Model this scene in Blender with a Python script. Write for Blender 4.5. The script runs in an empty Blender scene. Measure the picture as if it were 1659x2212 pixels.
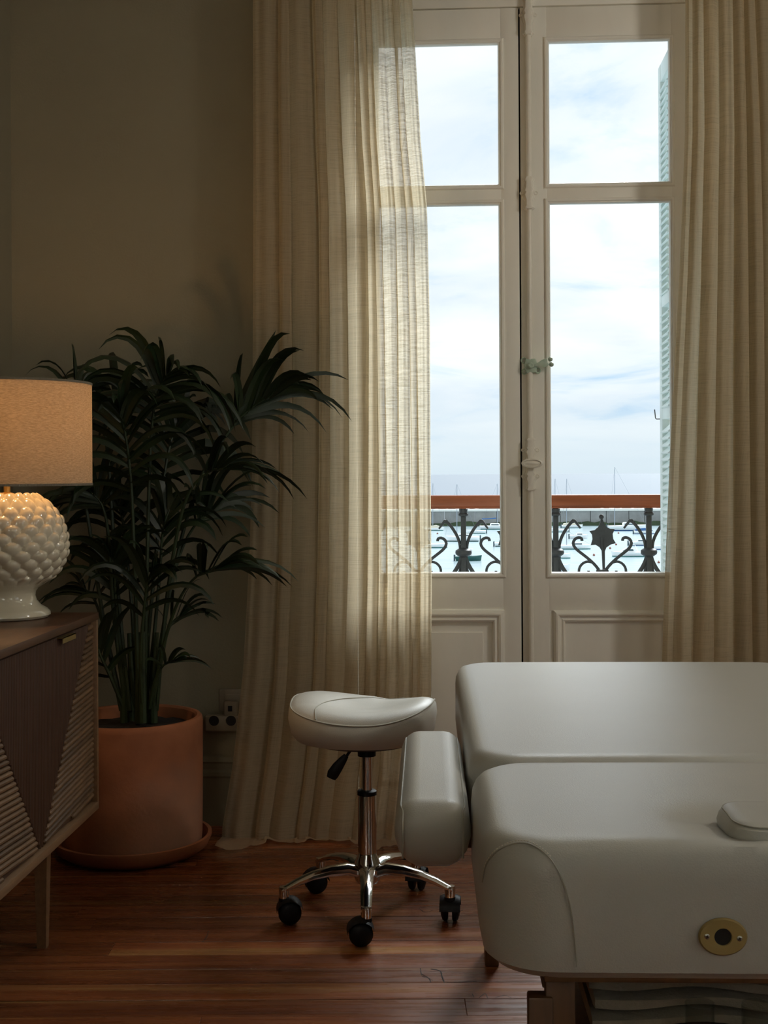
import bpy, bmesh, math, random
from mathutils import Vector, Matrix
from math import sin, cos, pi, radians as R
random.seed(7)
C = bpy.context.scene.collection
sc = bpy.context.scene

# ------------------------------------------------------------------ camera
F, U0, V0, EYE = 2800.0, 829.5, 1025.0, 1.25
YAW, ROLL = R(3.2), 0.0055
DIR = Vector((-sin(YAW), cos(YAW), 0)); RGT = Vector((cos(YAW), sin(YAW), 0)); UP = Vector((0, 0, 1))
cam = bpy.data.cameras.new('camera'); camo = bpy.data.objects.new('camera', cam); C.objects.link(camo)
cx = (RGT - UP*ROLL).normalized(); cy = (UP + RGT*ROLL).normalized(); cz = cx.cross(cy)
mw = Matrix((cx, cy, cz)).transposed().to_4x4(); mw.translation = Vector((0, 0, EYE)); camo.matrix_world = mw
cam.sensor_fit = 'VERTICAL'; cam.sensor_height = 36.0; cam.sensor_width = 27.0
cam.lens = F/2212*36.0; cam.shift_y = -(1106-V0)/2212; cam.clip_end = 60000; cam.clip_start = 0.05
sc.camera = camo

def ray(u, v):
    a, b = u-U0, v-V0
    a, b = a-ROLL*b, b+ROLL*a
    return DIR + RGT*(a/F) - UP*(b/F)
def P(u, v, y):            # point of the photograph on the vertical plane y = const
    d = ray(u, v); return Vector((0, 0, EYE)) + d*(y/d.y)
def PD(u, v, dep):         # at a camera depth
    return Vector((0, 0, EYE)) + ray(u, v)*dep
def PX(u, v, x):           # on the plane x = const
    d = ray(u, v); return Vector((0, 0, EYE)) + d*(x/d.x)
def PZ(u, v, z):
    d = ray(u, v); return Vector((0, 0, EYE)) + d*((z-EYE)/d.z)

# ------------------------------------------------------------------ sky
def new_tree(nt):
    nt.nodes.clear(); return nt
class NT:
    def __init__(s, nt): s.nt = nt
    def n(s, t, **kw):
        nd = s.nt.nodes.new(t)
        for k, v in kw.items():
            if k.startswith('i_'):
                key = k[2:]; key = int(key) if key.isdigit() else key.replace('_', ' ')
                nd.inputs[key].default_value = v
            else: setattr(nd, k, v)
        return nd
    def l(s, a, b): s.nt.links.new(a, b)
    def math(s, op, a, b=None, clamp=False):
        nd = s.n('ShaderNodeMath', operation=op, use_clamp=clamp)
        for i, q in enumerate((a, b)):
            if q is None: continue
            if hasattr(q, 'links'): s.l(q, nd.inputs[i])
            else: nd.inputs[i].default_value = q
        return nd.outputs[0]
    def ramp(s, fac, stops):
        nd = s.n('ShaderNodeValToRGB'); e = nd.color_ramp.elements
        while len(e) < len(stops): e.new(0.5)
        for el, (p, c) in zip(e, stops): el.position = p; el.color = (*c, 1) if len(c) == 3 else c
        s.l(fac, nd.inputs[0]); return nd.outputs[0]
    def mix(s, fac, a, b, mode='MIX'):
        nd = s.n('ShaderNodeMix', data_type='RGBA', blend_type=mode)
        for sock, q in ((nd.inputs[0], fac), (nd.inputs[6], a), (nd.inputs[7], b)):
            if hasattr(q, 'links'): s.l(q, sock)
            elif isinstance(q, (int, float)): sock.default_value = q
            else: sock.default_value = (*q, 1)
        return nd.outputs[2]

w = bpy.data.worlds.new('sky'); sc.world = w; w.use_nodes = True
t = NT(new_tree(w.node_tree))
tc = t.n('ShaderNodeTexCoord'); sep = t.n('ShaderNodeSeparateXYZ'); t.l(tc.outputs['Generated'], sep.inputs[0])
zc = t.math('MAXIMUM', sep.outputs[2], 0.0); zd = t.math('ADD', zc, 0.13)
cmb = t.n('ShaderNodeCombineXYZ'); t.l(t.math('DIVIDE', sep.outputs[0], zd), cmb.inputs[0]); t.l(t.math('DIVIDE', sep.outputs[1], zd), cmb.inputs[1])
mp = t.n('ShaderNodeMapping'); mp.inputs['Location'].default_value = (3.1, 1.7, 0); mp.inputs['Scale'].default_value = (1.0, 0.8, 1); t.l(cmb.outputs[0], mp.inputs[0])
n1 = t.n('ShaderNodeTexNoise', i_Scale=1.9, i_Detail=7.0, i_Roughness=0.55, i_Distortion=0.6); t.l(mp.outputs[0], n1.inputs['Vector'])
n2 = t.n('ShaderNodeTexNoise', i_Scale=1.1, i_Detail=4.0, i_Roughness=0.5); mp2 = t.n('ShaderNodeMapping'); mp2.inputs['Location'].default_value = (7.3, 4.2, 2); t.l(cmb.outputs[0], mp2.inputs[0]); t.l(mp2.outputs[0], n2.inputs['Vector'])
clouds = t.ramp(n1.outputs[0], [(0.30, (0.50, 0.72, 0.93)), (0.38, (0.78, 0.88, 0.97)), (0.46, (0.93, 0.965, 0.99)), (0.58, (1.0, 1.0, 1.0))])
grey = t.ramp(n2.outputs[0], [(0.36, (0.76, 0.82, 0.91)), (0.56, (1.0, 1.0, 1.0))])
cl = t.mix(0.75, clouds, grey, 'MULTIPLY')
hz = t.ramp(zc, [(0.0, (1, 1, 1)), (0.10, (0, 0, 0))])
col = t.mix(hz, cl, (0.68, 0.77, 0.84))
bg = t.n('ShaderNodeBackground', i_Strength=1.17); t.l(col, bg.inputs[0]); wo = t.n('ShaderNodeOutputWorld'); t.l(bg.outputs[0], wo.inputs[0])
w.cycles.sampling_method = 'AUTOMATIC'

vs = sc.view_settings
vs.view_transform = 'Standard'; vs.look = 'None'; vs.exposure = 0.0; vs.gamma = 1.0; vs.use_curve_mapping = False
sc.display_settings.display_device = 'sRGB'
cyc = sc.cycles
cyc.use_denoising = True; cyc.max_bounces = 12; cyc.diffuse_bounces = 7; cyc.glossy_bounces = 5; cyc.transmission_bounces = 8
cyc.transparent_max_bounces = 24; cyc.caustics_reflective = False; cyc.caustics_refractive = False; cyc.sample_clamp_indirect = 6.0

WY = 4.60                       # room face of the window wall
XL, XR, YB, HC = -1.60, 3.30, -2.60, 3.45   # room extents
def area(name, loc, rot, sx, sy, power=0, color=(1, 1, 1), portal=False):
    L = bpy.data.lights.new(name, 'AREA'); L.shape = 'RECTANGLE'; L.size = sx; L.size_y = sy; L.energy = power; L.color = color
    if portal: L.cycles.is_portal = True
    o = bpy.data.objects.new(name, L); C.objects.link(o); o.location = loc; o.rotation_euler = rot; return o
# daylight openings: portals only guide the sampling of the sky
area('french_window_portal', (0.25, 4.93, 1.50), (-pi/2, 0, 0), 1.5, 3.0, portal=True)
area('side_fill_portal', (XR+0.25, 0.45, 1.90), (0, pi/2, 0), 2.4, 1.7, portal=True)  # this side opening is added, unseen, for fill daylight
# pendant added as fill light, over the window side of the massage table, right of the frame
FILL_PEND = Vector((2.15, 2.65, 2.45))
FILL_RADIANCE = 55.0        # radiance of the added fill pendant, built below
# fill area lights in two added high openings, unseen behind the camera
REAR_FILL = [(-1.5, -0.7), (2.25, 3.15)]; RZ0, RZ1 = 1.5, 3.15
for xa, xb in REAR_FILL: area('rear_fill_light', ((xa+xb)/2, YB+.01, (RZ0+RZ1)/2), (pi/2, 0, pi), xb-xa-.02, RZ1-RZ0-.02, 235, (1.0, 0.975, 0.93))
# sun diffused by the cloud layer, high in front of the window
sun = bpy.data.lights.new('sun', 'SUN'); sun.energy = 6.5; sun.angle = R(30); sun.color = (0.96, 0.98, 1.0)
suno = bpy.data.objects.new('sun', sun); C.objects.link(suno); suno.rotation_euler = (R(-50), 0, R(-23.5))

# ------------------------------------------------------------------ materials
MATS = {}
def mat(name, color, rough=0.6, metal=0.0, var=0.0, vscale=8.0, bump=0.0, bscale=60.0, spec=0.5, stretch=(1, 1, 1), coat=0.0, dark=None, rnd=0.0):
    m = bpy.data.materials.new(name); m.use_nodes = True; t = NT(new_tree(m.node_tree)); MATS[name] = m
    b = t.n('ShaderNodeBsdfPrincipled'); o = t.n('ShaderNodeOutputMaterial'); t.l(b.outputs[0], o.inputs[0])
    b.inputs['Base Color'].default_value = (*color, 1); b.inputs['Roughness'].default_value = rough
    b.inputs['Metallic'].default_value = metal; b.inputs['Specular IOR Level'].default_value = spec; b.inputs['Coat Weight'].default_value = coat
    tc = t.n('ShaderNodeTexCoord'); mp = t.n('ShaderNodeMapping'); mp.inputs['Scale'].default_value = stretch; t.l(tc.outputs['Object'], mp.inputs[0])
    c = None
    if var > 0:
        nz = t.n('ShaderNodeTexNoise', i_Scale=vscale, i_Detail=6.0, i_Roughness=0.6); t.l(mp.outputs[0], nz.inputs['Vector'])
        d = dark or tuple(q*(1-var) for q in color)
        c = t.ramp(nz.outputs[0], [(0.32, d), (0.68, color)])
    if rnd > 0:
        oi = t.n('ShaderNodeObjectInfo')
        hs = t.n('ShaderNodeHueSaturation'); t.l(t.math('ADD', t.math('MULTIPLY', oi.outputs['Random'], rnd*2), 1-rnd), hs.inputs['Value'])
        if c is not None: t.l(c, hs.inputs['Color'])
        else: hs.inputs['Color'].default_value = (*color, 1)
        c = hs.outputs[0]
    if c is not None: t.l(c, b.inputs['Base Color'])
    if bump > 0:
        nb = t.n('ShaderNodeTexNoise', i_Scale=bscale, i_Detail=4.0); t.l(mp.outputs[0], nb.inputs['Vector'])
        bp = t.n('ShaderNodeBump', i_Strength=bump, i_Distance=0.01); t.l(nb.outputs[0], bp.inputs['Height']); t.l(bp.outputs[0], b.inputs['Normal'])
    return m
mat('wall_paint', (0.235, 0.212, 0.145), 0.85, var=0.05, vscale=2, bump=0.12, bscale=120)
mat('ceiling_paint', (0.62, 0.59, 0.52), 0.9)
mat('dark_gap', (0.012, 0.010, 0.008), 0.9)
mat('door_paint', (0.90, 0.88, 0.80), 0.42, var=0.06, vscale=5, bump=0.06, bscale=40, stretch=(1, 1, 0.3))
mat('hardware_paint', (0.86, 0.83, 0.74), 0.35, var=0.08, vscale=30)
mat('green_paint', (0.50, 0.62, 0.50), 0.35, var=0.25, vscale=40)
mat('facade', (0.72, 0.68, 0.6), 0.9)
mat('shutter_paint', (0.80, 0.88, 0.88), 0.6, var=0.12, vscale=6)
mat('iron', (0.055, 0.058, 0.062), 0.55, var=0.3, vscale=25, bump=0.15, bscale=80)
mat('rail_wood', (0.36, 0.085, 0.022), 0.35, var=0.35, vscale=6, stretch=(1, 12, 12))
mat('concrete', (0.36, 0.36, 0.35), 0.9, var=0.35, vscale=0.25)
mat('concrete_light', (0.85, 0.85, 0.80), 0.9)
mat('seaweed', (0.055, 0.085, 0.04), 0.9, var=0.4, vscale=0.6)
mat('rock', (0.30, 0.27, 0.23), 0.95, var=0.5, vscale=0.8)
mat('hull_white', (0.95, 0.96, 0.96), 0.4, rnd=0.05)
mat('hull_teal', (0.06, 0.26, 0.24), 0.5)
mat('hull_green', (0.02, 0.10, 0.09), 0.5)
mat('hull_blue', (0.03, 0.12, 0.32), 0.5)
mat('boat_cream', (0.78, 0.72, 0.58), 0.6)
mat('boat_glass', (0.05, 0.09, 0.11), 0.2)
mat('mast_metal', (0.32, 0.36, 0.42), 0.5)
mat('buoy_red', (0.28, 0.09, 0.06), 0.6)
mat('leather', (0.52, 0.52, 0.48), 0.38, var=0.04, vscale=3, bump=0.10, bscale=420, spec=0.42)
mat('leather_seam', (0.36, 0.35, 0.29), 0.5)
mat('thread', (0.80, 0.77, 0.66), 0.7)
mat('table_wood', (0.11, 0.048, 0.016), 0.45, var=0.4, vscale=8, stretch=(8, 8, 1))
mat('escutcheon', (0.33, 0.24, 0.085), 0.45, var=0.15, vscale=20)
mat('screw_metal', (0.45, 0.46, 0.44), 0.3, metal=1.0)
mat('chrome', (0.72, 0.71, 0.69), 0.10, metal=1.0)
mat('black_plastic', (0.004, 0.004, 0.005), 0.5, spec=0.22)
mat('terracotta', (0.36, 0.135, 0.060), 0.8, var=0.25, vscale=5, bump=0.08, bscale=90, dark=(0.27, 0.10, 0.045))
mat('soil', (0.012, 0.008, 0.005), 1.0)
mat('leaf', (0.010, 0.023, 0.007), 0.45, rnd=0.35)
mat('stem', (0.022, 0.040, 0.014), 0.5)
mat('ceramic', (0.66, 0.61, 0.48), 0.12, coat=0.6, spec=0.6)
mat('brass', (0.62, 0.42, 0.16), 0.28, metal=1.0)
mat('handle_brass', (0.55, 0.44, 0.20), 0.35, metal=1.0)
mat('walnut', (0.105, 0.045, 0.018), 0.45, var=0.45, vscale=7, stretch=(6, 1, 6))
mat('walnut_slat', (0.17, 0.095, 0.045), 0.62, var=0.4, vscale=20, stretch=(1, 1, 6), rnd=0.30, spec=0.25)
mat('walnut_rib', (0.08, 0.034, 0.014), 0.55, var=0.35, vscale=9, stretch=(20, 20, 1))
mat('walnut_light', (0.24, 0.135, 0.065), 0.5, var=0.3, vscale=12, stretch=(6, 1, 6))
mat('socket_plastic', (0.22, 0.19, 0.14), 0.5)
mat('blanket', (0.22, 0.19, 0.14), 0.95, var=0.2, vscale=12, bump=0.3, bscale=200)
mat('blanket_dark', (0.05, 0.04, 0.03), 0.95)

def floor_mat():
    m = bpy.data.materials.new('plank_wood'); m.use_nodes = True; t = NT(new_tree(m.node_tree)); MATS['plank_wood'] = m
    b = t.n('ShaderNodeBsdfPrincipled'); o = t.n('ShaderNodeOutputMaterial'); t.l(b.outputs[0], o.inputs[0])
    tc = t.n('ShaderNodeTexCoord'); oi = t.n('ShaderNodeObjectInfo')
    off = t.n('ShaderNodeVectorMath', operation='ADD'); t.l(tc.outputs['Object'], off.inputs[0])
    cm = t.n('ShaderNodeCombineXYZ'); t.l(t.math('MULTIPLY', oi.outputs['Random'], 37.0), cm.inputs[0]); t.l(t.math('MULTIPLY', oi.outputs['Random'], 91.0), cm.inputs[1]); t.l(cm.outputs[0], off.inputs[1])
    mp = t.n('ShaderNodeMapping'); mp.inputs['Scale'].default_value = (0.7, 11.0, 1); t.l(off.outputs[0], mp.inputs[0])
    nz = t.n('ShaderNodeTexNoise', i_Scale=2.0, i_Detail=6.0, i_Roughness=0.5, i_Distortion=0.5); t.l(mp.outputs[0], nz.inputs['Vector'])
    c = t.ramp(nz.outputs[0], [(0.25, (0.115, 0.032, 0.011)), (0.5, (0.20, 0.058, 0.018)), (0.72, (0.29, 0.098, 0.030))])
    # sapwood edge: a golden streak on some boards
    n3 = t.n('ShaderNodeTexNoise', i_Scale=0.8, i_Detail=2.0); mp3 = t.n('ShaderNodeMapping'); mp3.inputs['Scale'].default_value = (0.35, 15.0, 1); t.l(off.outputs[0], mp3.inputs[0]); t.l(mp3.outputs[0], n3.inputs['Vector'])
    sw = t.ramp(n3.outputs[0], [(0.60, (0, 0, 0)), (0.70, (1, 1, 1))])
    c = t.mix(sw, c, (0.30, 0.14, 0.045))
    hs = t.n('ShaderNodeHueSaturation'); t.l(t.math('ADD', t.math('MULTIPLY', oi.outputs['Random'], 0.75), 0.62), hs.inputs['Value']); t.l(c, hs.inputs['Color'])
    t.l(hs.outputs[0], b.inputs['Base Color'])
    n4 = t.n('ShaderNodeTexNoise', i_Scale=6.0, i_Detail=5.0); t.l(mp.outputs[0], n4.inputs['Vector'])
    rr = t.ramp(n4.outputs[0], [(0.3, (0.20,)*3), (0.7, (0.36,)*3)]); t.l(rr, b.inputs['Roughness'])
    bp = t.n('ShaderNodeBump', i_Strength=0.05, i_Distance=0.003); t.l(nz.outputs[0], bp.inputs['Height']); t.l(bp.outputs[0], b.inputs['Normal'])
floor_mat()

def cloth_mat(name, col, trans, open_):
    m = bpy.data.materials.new(name); m.use_nodes = True; t = NT(new_tree(m.node_tree)); MATS[name] = m
    o = t.n('ShaderNodeOutputMaterial'); tc = t.n('ShaderNodeTexCoord')
    def thread(sx, sz, sc_, det=2.0):
        mp = t.n('ShaderNodeMapping'); mp.inputs['Scale'].default_value = (sx, 1, sz); t.l(tc.outputs['UV'], mp.inputs[0])
        q = t.n('ShaderNodeTexNoise', i_Scale=sc_, i_Detail=det, i_Roughness=0.7); t.l(mp.outputs[0], q.inputs['Vector']); return q.outputs[0]
    m1 = t.n('ShaderNodeMapping'); m1.inputs['Scale'].default_value = (7, 260, 1); t.l(tc.outputs['UV'], m1.inputs[0])
    h = t.n('ShaderNodeTexNoise', i_Scale=1.0, i_Detail=3.0, i_Roughness=0.75); t.l(m1.outputs[0], h.inputs['Vector'])
    m2 = t.n('ShaderNodeMapping'); m2.inputs['Scale'].default_value = (380, 6, 1); t.l(tc.outputs['UV'], m2.inputs[0])
    v = t.n('ShaderNodeTexNoise', i_Scale=1.0, i_Detail=3.0, i_Roughness=0.75); t.l(m2.outputs[0], v.inputs['Vector'])
    th = t.math('ADD', t.math('MULTIPLY', h.outputs[0], 0.6), t.math('MULTIPLY', v.outputs[0], 0.4))
    weave = t.ramp(th, [(0.40, (0, 0, 0)), (0.60, (1, 1, 1))])
    cc = t.mix(weave, tuple(q*0.55 for q in col), col)
    df = t.n('ShaderNodeBsdfDiffuse'); tr = t.n('ShaderNodeBsdfTranslucent'); tp = t.n('ShaderNodeBsdfTransparent')
    t.l(cc, df.inputs[0]); t.l(cc, tr.inputs[0]); tp.inputs[0].default_value = (1.0, 0.97, 0.90, 1)
    mx = t.n('ShaderNodeMixShader'); mx.inputs[0].default_value = trans; t.l(df.outputs[0], mx.inputs[1]); t.l(tr.outputs[0], mx.inputs[2])
    fac = t.math('MULTIPLY', weave, open_*1.5); fac = t.math('ADD', fac, open_*0.25)
    m3 = t.n('ShaderNodeMixShader'); t.l(fac, m3.inputs[0]); t.l(mx.outputs[0], m3.inputs[1]); t.l(tp.outputs[0], m3.inputs[2])
    t.l(m3.outputs[0], o.inputs[0]); return m
cloth_mat('curtain_linen', (0.87, 0.75, 0.54), 0.62, 0.20)
def shade_mat():
    m = bpy.data.materials.new('shade_linen'); m.use_nodes = True; t = NT(new_tree(m.node_tree)); MATS['shade_linen'] = m
    o = t.n('ShaderNodeOutputMaterial'); tc = t.n('ShaderNodeTexCoord')
    mp = t.n('ShaderNodeMapping'); mp.inputs['Scale'].default_value = (1, 1, 5); t.l(tc.outputs['Object'], mp.inputs[0])
    nz = t.n('ShaderNodeTexNoise', i_Scale=90.0, i_Detail=4.0, i_Roughness=0.7); t.l(mp.outputs[0], nz.inputs['Vector'])
    c = t.ramp(nz.outputs[0], [(0.3, (0.40, 0.32, 0.22)), (0.7, (0.70, 0.60, 0.45))])
    df = t.n('ShaderNodeBsdfDiffuse'); tr = t.n('ShaderNodeBsdfTranslucent'); t.l(c, df.inputs[0]); t.l(c, tr.inputs[0])
    mx = t.n('ShaderNodeMixShader'); mx.inputs[0].default_value = 0.42; t.l(df.outputs[0], mx.inputs[1]); t.l(tr.outputs[0], mx.inputs[2]); t.l(mx.outputs[0], o.inputs[0])
shade_mat()
def glass_mat(name, tint=(0.97, 0.99, 0.99)):
    m = bpy.data.materials.new(name); m.use_nodes = True; t = NT(new_tree(m.node_tree)); MATS[name] = m
    o = t.n('ShaderNodeOutputMaterial'); lw = t.n('ShaderNodeLayerWeight'); lw.inputs[0].default_value = .5; fq = t.math('ADD', t.math('MULTIPLY', t.math('POWER', lw.outputs['Facing'], 4.0), 0.6), 0.02); tp = t.n('ShaderNodeBsdfTransparent'); tp.inputs[0].default_value = (*tint, 1)
    gl = t.n('ShaderNodeBsdfGlossy'); gl.inputs['Roughness'].default_value = 0.02
    mx = t.n('ShaderNodeMixShader'); t.l(fq, mx.inputs[0]); t.l(tp.outputs[0], mx.inputs[1]); t.l(gl.outputs[0], mx.inputs[2]); t.l(mx.outputs[0], o.inputs[0])
glass_mat('window_glass'); glass_mat('drinking_glass', (0.90, 0.93, 0.92))
def water_mat(name, col, rough, scale, strength):
    m = mat(name, col, rough); t = NT(m.node_tree); b = [n for n in m.node_tree.nodes if n.type == 'BSDF_PRINCIPLED'][0]
    tc = t.n('ShaderNodeTexCoord'); mp = t.n('ShaderNodeMapping'); mp.inputs['Scale'].default_value = (0.35, 1, 1); t.l(tc.outputs['Object'], mp.inputs[0])
    nz = t.n('ShaderNodeTexNoise', i_Scale=scale, i_Detail=6.0, i_Roughness=0.6); t.l(mp.outputs[0], nz.inputs['Vector'])
    bp = t.n('ShaderNodeBump', i_Strength=strength, i_Distance=0.3); t.l(nz.outputs[0], bp.inputs['Height']); t.l(bp.outputs[0], b.inputs['Normal'])
    b.inputs['Specular IOR Level'].default_value = 0.25
    c = t.ramp(nz.outputs[0], [(0.35, tuple(q*0.8 for q in col)), (0.65, col)]); t.l(c, b.inputs['Base Color'])
water_mat('open_sea', (0.12, 0.17, 0.235), 0.22, 0.12, 0.3)
water_mat('harbour_water', (0.40, 0.52, 0.56), 0.2, 0.6, 0.25)
def emit_mat(name, col, s):
    m = bpy.data.materials.new(name); m.use_nodes = True; t = NT(new_tree(m.node_tree)); MATS[name] = m
    e = t.n('ShaderNodeEmission', i_Strength=s); e.inputs[0].default_value = (*col, 1); o = t.n('ShaderNodeOutputMaterial'); t.l(e.outputs[0], o.inputs[0])
emit_mat('lit_bulb', (1.0, 0.62, 0.28), 6.0)

# ------------------------------------------------------------------ mesh helpers (all in world coordinates)
ORG = {}
def org(o):
    return ORG.get(o.name, Vector((0, 0, 0))) if o else Vector((0, 0, 0))
def put(name, geo, m, parent=None, smooth=True, origin=None, uv=None):
    vs_, fs = geo
    base = Vector(origin) if origin is not None else org(parent)
    me = bpy.data.meshes.new(name); me.from_pydata([tuple(Vector(v)-base) for v in vs_], [], fs); me.validate(); me.update()
    if m: me.materials.append(MATS[m])
    if smooth:
        me.polygons.foreach_set('use_smooth', [True]*len(me.polygons))
        try: me.set_sharp_from_angle(angle=R(38))
        except Exception: pass
    if uv:
        ul = me.uv_layers.new(name='UVMap')
        for lp in me.loops: ul.data[lp.index].uv = uv[lp.vertex_index]
    o = bpy.data.objects.new(name, me); C.objects.link(o)
    o.parent = parent; o.location = base-org(parent); ORG[o.name] = base
    return o
def empty(name, loc, label=None, cat=None, group=None, kind=None, parent=None):
    o = bpy.data.objects.new(name, None); C.objects.link(o); o.parent = parent; o.location = Vector(loc)-org(parent); o.empty_display_size = 0.1
    ORG[o.name] = Vector(loc); return tag(o, label, cat, group, kind)
def tag(o, label=None, cat=None, group=None, kind=None):
    for k, v in (('label', label), ('category', cat), ('group', group), ('kind', kind)):
        if v: o[k] = v
    return o
def join(*gs):
    V, Fc = [], []
    for v, f in gs:
        n = len(V); V += [Vector(q) for q in v]; Fc += [tuple(i+n for i in q) for q in f]
    return V, Fc
def xf(g, M): return [M @ Vector(v) for v in g[0]], g[1]
def bm_out(bm):
    bm.verts.ensure_lookup_table(); r = ([v.co.copy() for v in bm.verts], [tuple(v.index for v in f.verts) for f in bm.faces]); bm.free(); return r
def box(x0, x1, y0, y1, z0, z1, bev=0.0, seg=2):
    bm = bmesh.new(); bmesh.ops.create_cube(bm, size=1)
    for v in bm.verts: v.co = Vector((x0+(v.co.x+.5)*(x1-x0), y0+(v.co.y+.5)*(y1-y0), z0+(v.co.z+.5)*(z1-z0)))
    if bev > 0: bmesh.ops.bevel(bm, geom=bm.edges[:], offset=bev, segments=seg, affect='EDGES', profile=0.5)
    bm.verts.index_update(); return bm_out(bm)
def lathe(prof, n=48, c=(0, 0, 0), cap=True):
    V, Fc = [], []
    for r, z in prof:
        for k in range(n):
            a = 2*pi*k/n; V.append(Vector((c[0]+r*cos(a), c[1]+r*sin(a), c[2]+z)))
    for i in range(len(prof)-1):
        for k in range(n):
            Fc.append((i*n+k, i*n+(k+1) % n, (i+1)*n+(k+1) % n, (i+1)*n+k))
    if cap:
        Fc.append(tuple(reversed(range(n)))); Fc.append(tuple((len(prof)-1)*n+k for k in range(n)))
    return V, Fc
def spline(pts, n):
    pts = [Vector(p) for p in pts]; out = []; m = len(pts)-1
    for i in range(n+1):
        t_ = i/n*m; k = min(int(t_), m-1); f = t_-k
        p0, p1, p2, p3 = pts[max(k-1, 0)], pts[k], pts[k+1], pts[min(k+2, m)]
        out.append(0.5*((2*p1)+(p2-p0)*f+(2*p0-5*p1+4*p2-p3)*f*f+(-p0+3*p1-3*p2+p3)*f**3))
    return out
def tube(pts, rad, n=8, flat=(1, 1), upv=None, closed=False):
    pts = [Vector(p) for p in pts]; L = len(pts); V, Fc = [], []
    rr = rad if hasattr(rad, '__len__') else [rad]*L
    prev = None
    for i, p in enumerate(pts):
        if closed: T = (pts[(i+1) % L]-pts[i-1]).normalized()
        else: T = (pts[min(i+1, L-1)]-pts[max(i-1, 0)]).normalized()
        if upv is not None: A = Vector(upv)
        else: A = prev if prev is not None else (Vector((0, 0, 1)) if abs(T.z) < 0.9 else Vector((1, 0, 0)))
        N = (A-T*A.dot(T)); N = N.normalized() if N.length > 1e-6 else T.orthogonal().normalized()
        B = T.cross(N); prev = N
        for k in range(n):
            a = 2*pi*(k+.5)/n; V.append(p+N*cos(a)*rr[i]*flat[0]+B*sin(a)*rr[i]*flat[1])
    for i in range(L if closed else L-1):
        j = (i+1) % L
        for k in range(n): Fc.append((i*n+k, i*n+(k+1) % n, j*n+(k+1) % n, j*n+k))
    if not closed:
        Fc.append(tuple(reversed(range(n)))); Fc.append(tuple((L-1)*n+k for k in range(n)))
    return V, Fc
def prism(out, n_, d, bev=0.0):        # outline (3-D points on a plane) pushed along n_ by d
    n_ = Vector(n_)*d; V = [Vector(p) for p in out]; k = len(V); V2 = [p+n_ for p in V]
    Fc = [tuple(range(k)), tuple(reversed(range(k, 2*k)))]+[(i, k+i, k+(i+1) % k, (i+1) % k) for i in range(k)]
    if bev > 0:
        bm = bmesh.new(); bv = [bm.verts.new(q) for q in V+V2]
        for f in Fc: bm.faces.new([bv[i] for i in f])
        bmesh.ops.recalc_face_normals(bm, faces=bm.faces[:])
        bm.faces.ensure_lookup_table()
        es = [e for e in bm.faces[0].edges]+[e for e in bm.faces[1].edges]
        bmesh.ops.bevel(bm, geom=es, offset=bev, segments=2, affect='EDGES', profile=0.5); bm.verts.index_update(); return bm_out(bm)
    return V+V2, Fc
def frame_ring(x0, x1, z0, z1, prof, y):   # picture-frame moulding; prof = [(inset, y offset towards the room)]
    V, Fc = [], []
    for ins, dy in prof:
        V += [Vector((x0+ins, y-dy, z0+ins)), Vector((x1-ins, y-dy, z0+ins)), Vector((x1-ins, y-dy, z1-ins)), Vector((x0+ins, y-dy, z1-ins))]
    for i in range(len(prof)-1):
        for k in range(4): Fc.append((i*4+k, i*4+(k+1) % 4, (i+1)*4+(k+1) % 4, (i+1)*4+k))
    return V, Fc
def rrect(hx, hy, r, kc=8, kx=12, ky=12):
    r = max(min(r, hx-1e-4, hy-1e-4), 1e-4); pts = []
    cs = [(hx-r, hy-r, 0), (-hx+r, hy-r, pi/2), (-hx+r, -hy+r, pi), (hx-r, -hy+r, 3*pi/2)]
    for q, (x, y, a0) in enumerate(cs):
        arc = [(x+r*cos(a0+pi/2*k/kc), y+r*sin(a0+pi/2*k/kc)) for k in range(kc+1)]; pts += arc
        nx, ny, na = cs[(q+1) % 4]; e = arc[-1]; s = (nx+r*cos(na), ny+r*sin(na)); m = kx if q % 2 == 0 else ky
        pts += [(e[0]+(s[0]-e[0])*k/m, e[1]+(s[1]-e[1])*k/m) for k in range(1, m)]
    return pts
def cushion(c, hx, hy, rad, prof, zf=None, rot=0.0, insets=None, kx=12, ky=12, kc=8, shear=None):
    """prof: list of (inset, z) from the bottom outwards up to the top rim, insets: further insets over the top at the last z."""
    V, Fc = [], []; loops = list(prof)
    if insets: loops += [(d, loops[-1][1]) for d in insets]
    ca, sa = cos(rot), sin(rot)
    for i, (d, z) in enumerate(loops):
        d = min(d, min(hx, hy)-0.0015)
        pp = rrect(hx-d, hy-d, max(rad-d, 0.001), kc, kx, ky)
        for x, y in pp:
            zz = z+(zf(x, y, i, len(prof)) if zf else 0)
            V.append(Vector((c[0]+x*ca-y*sa, c[1]+x*sa+y*ca, zz)))
    n = len(V)//len(loops)
    for i in range(len(loops)-1):
        for k in range(n): Fc.append((i*n+k, i*n+(k+1) % n, (i+1)*n+(k+1) % n, (i+1)*n+k))
    Fc.append(tuple(reversed(range(n)))); Fc.append(tuple((len(loops)-1)*n+k for k in range(n)))
    return V, Fc

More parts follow.
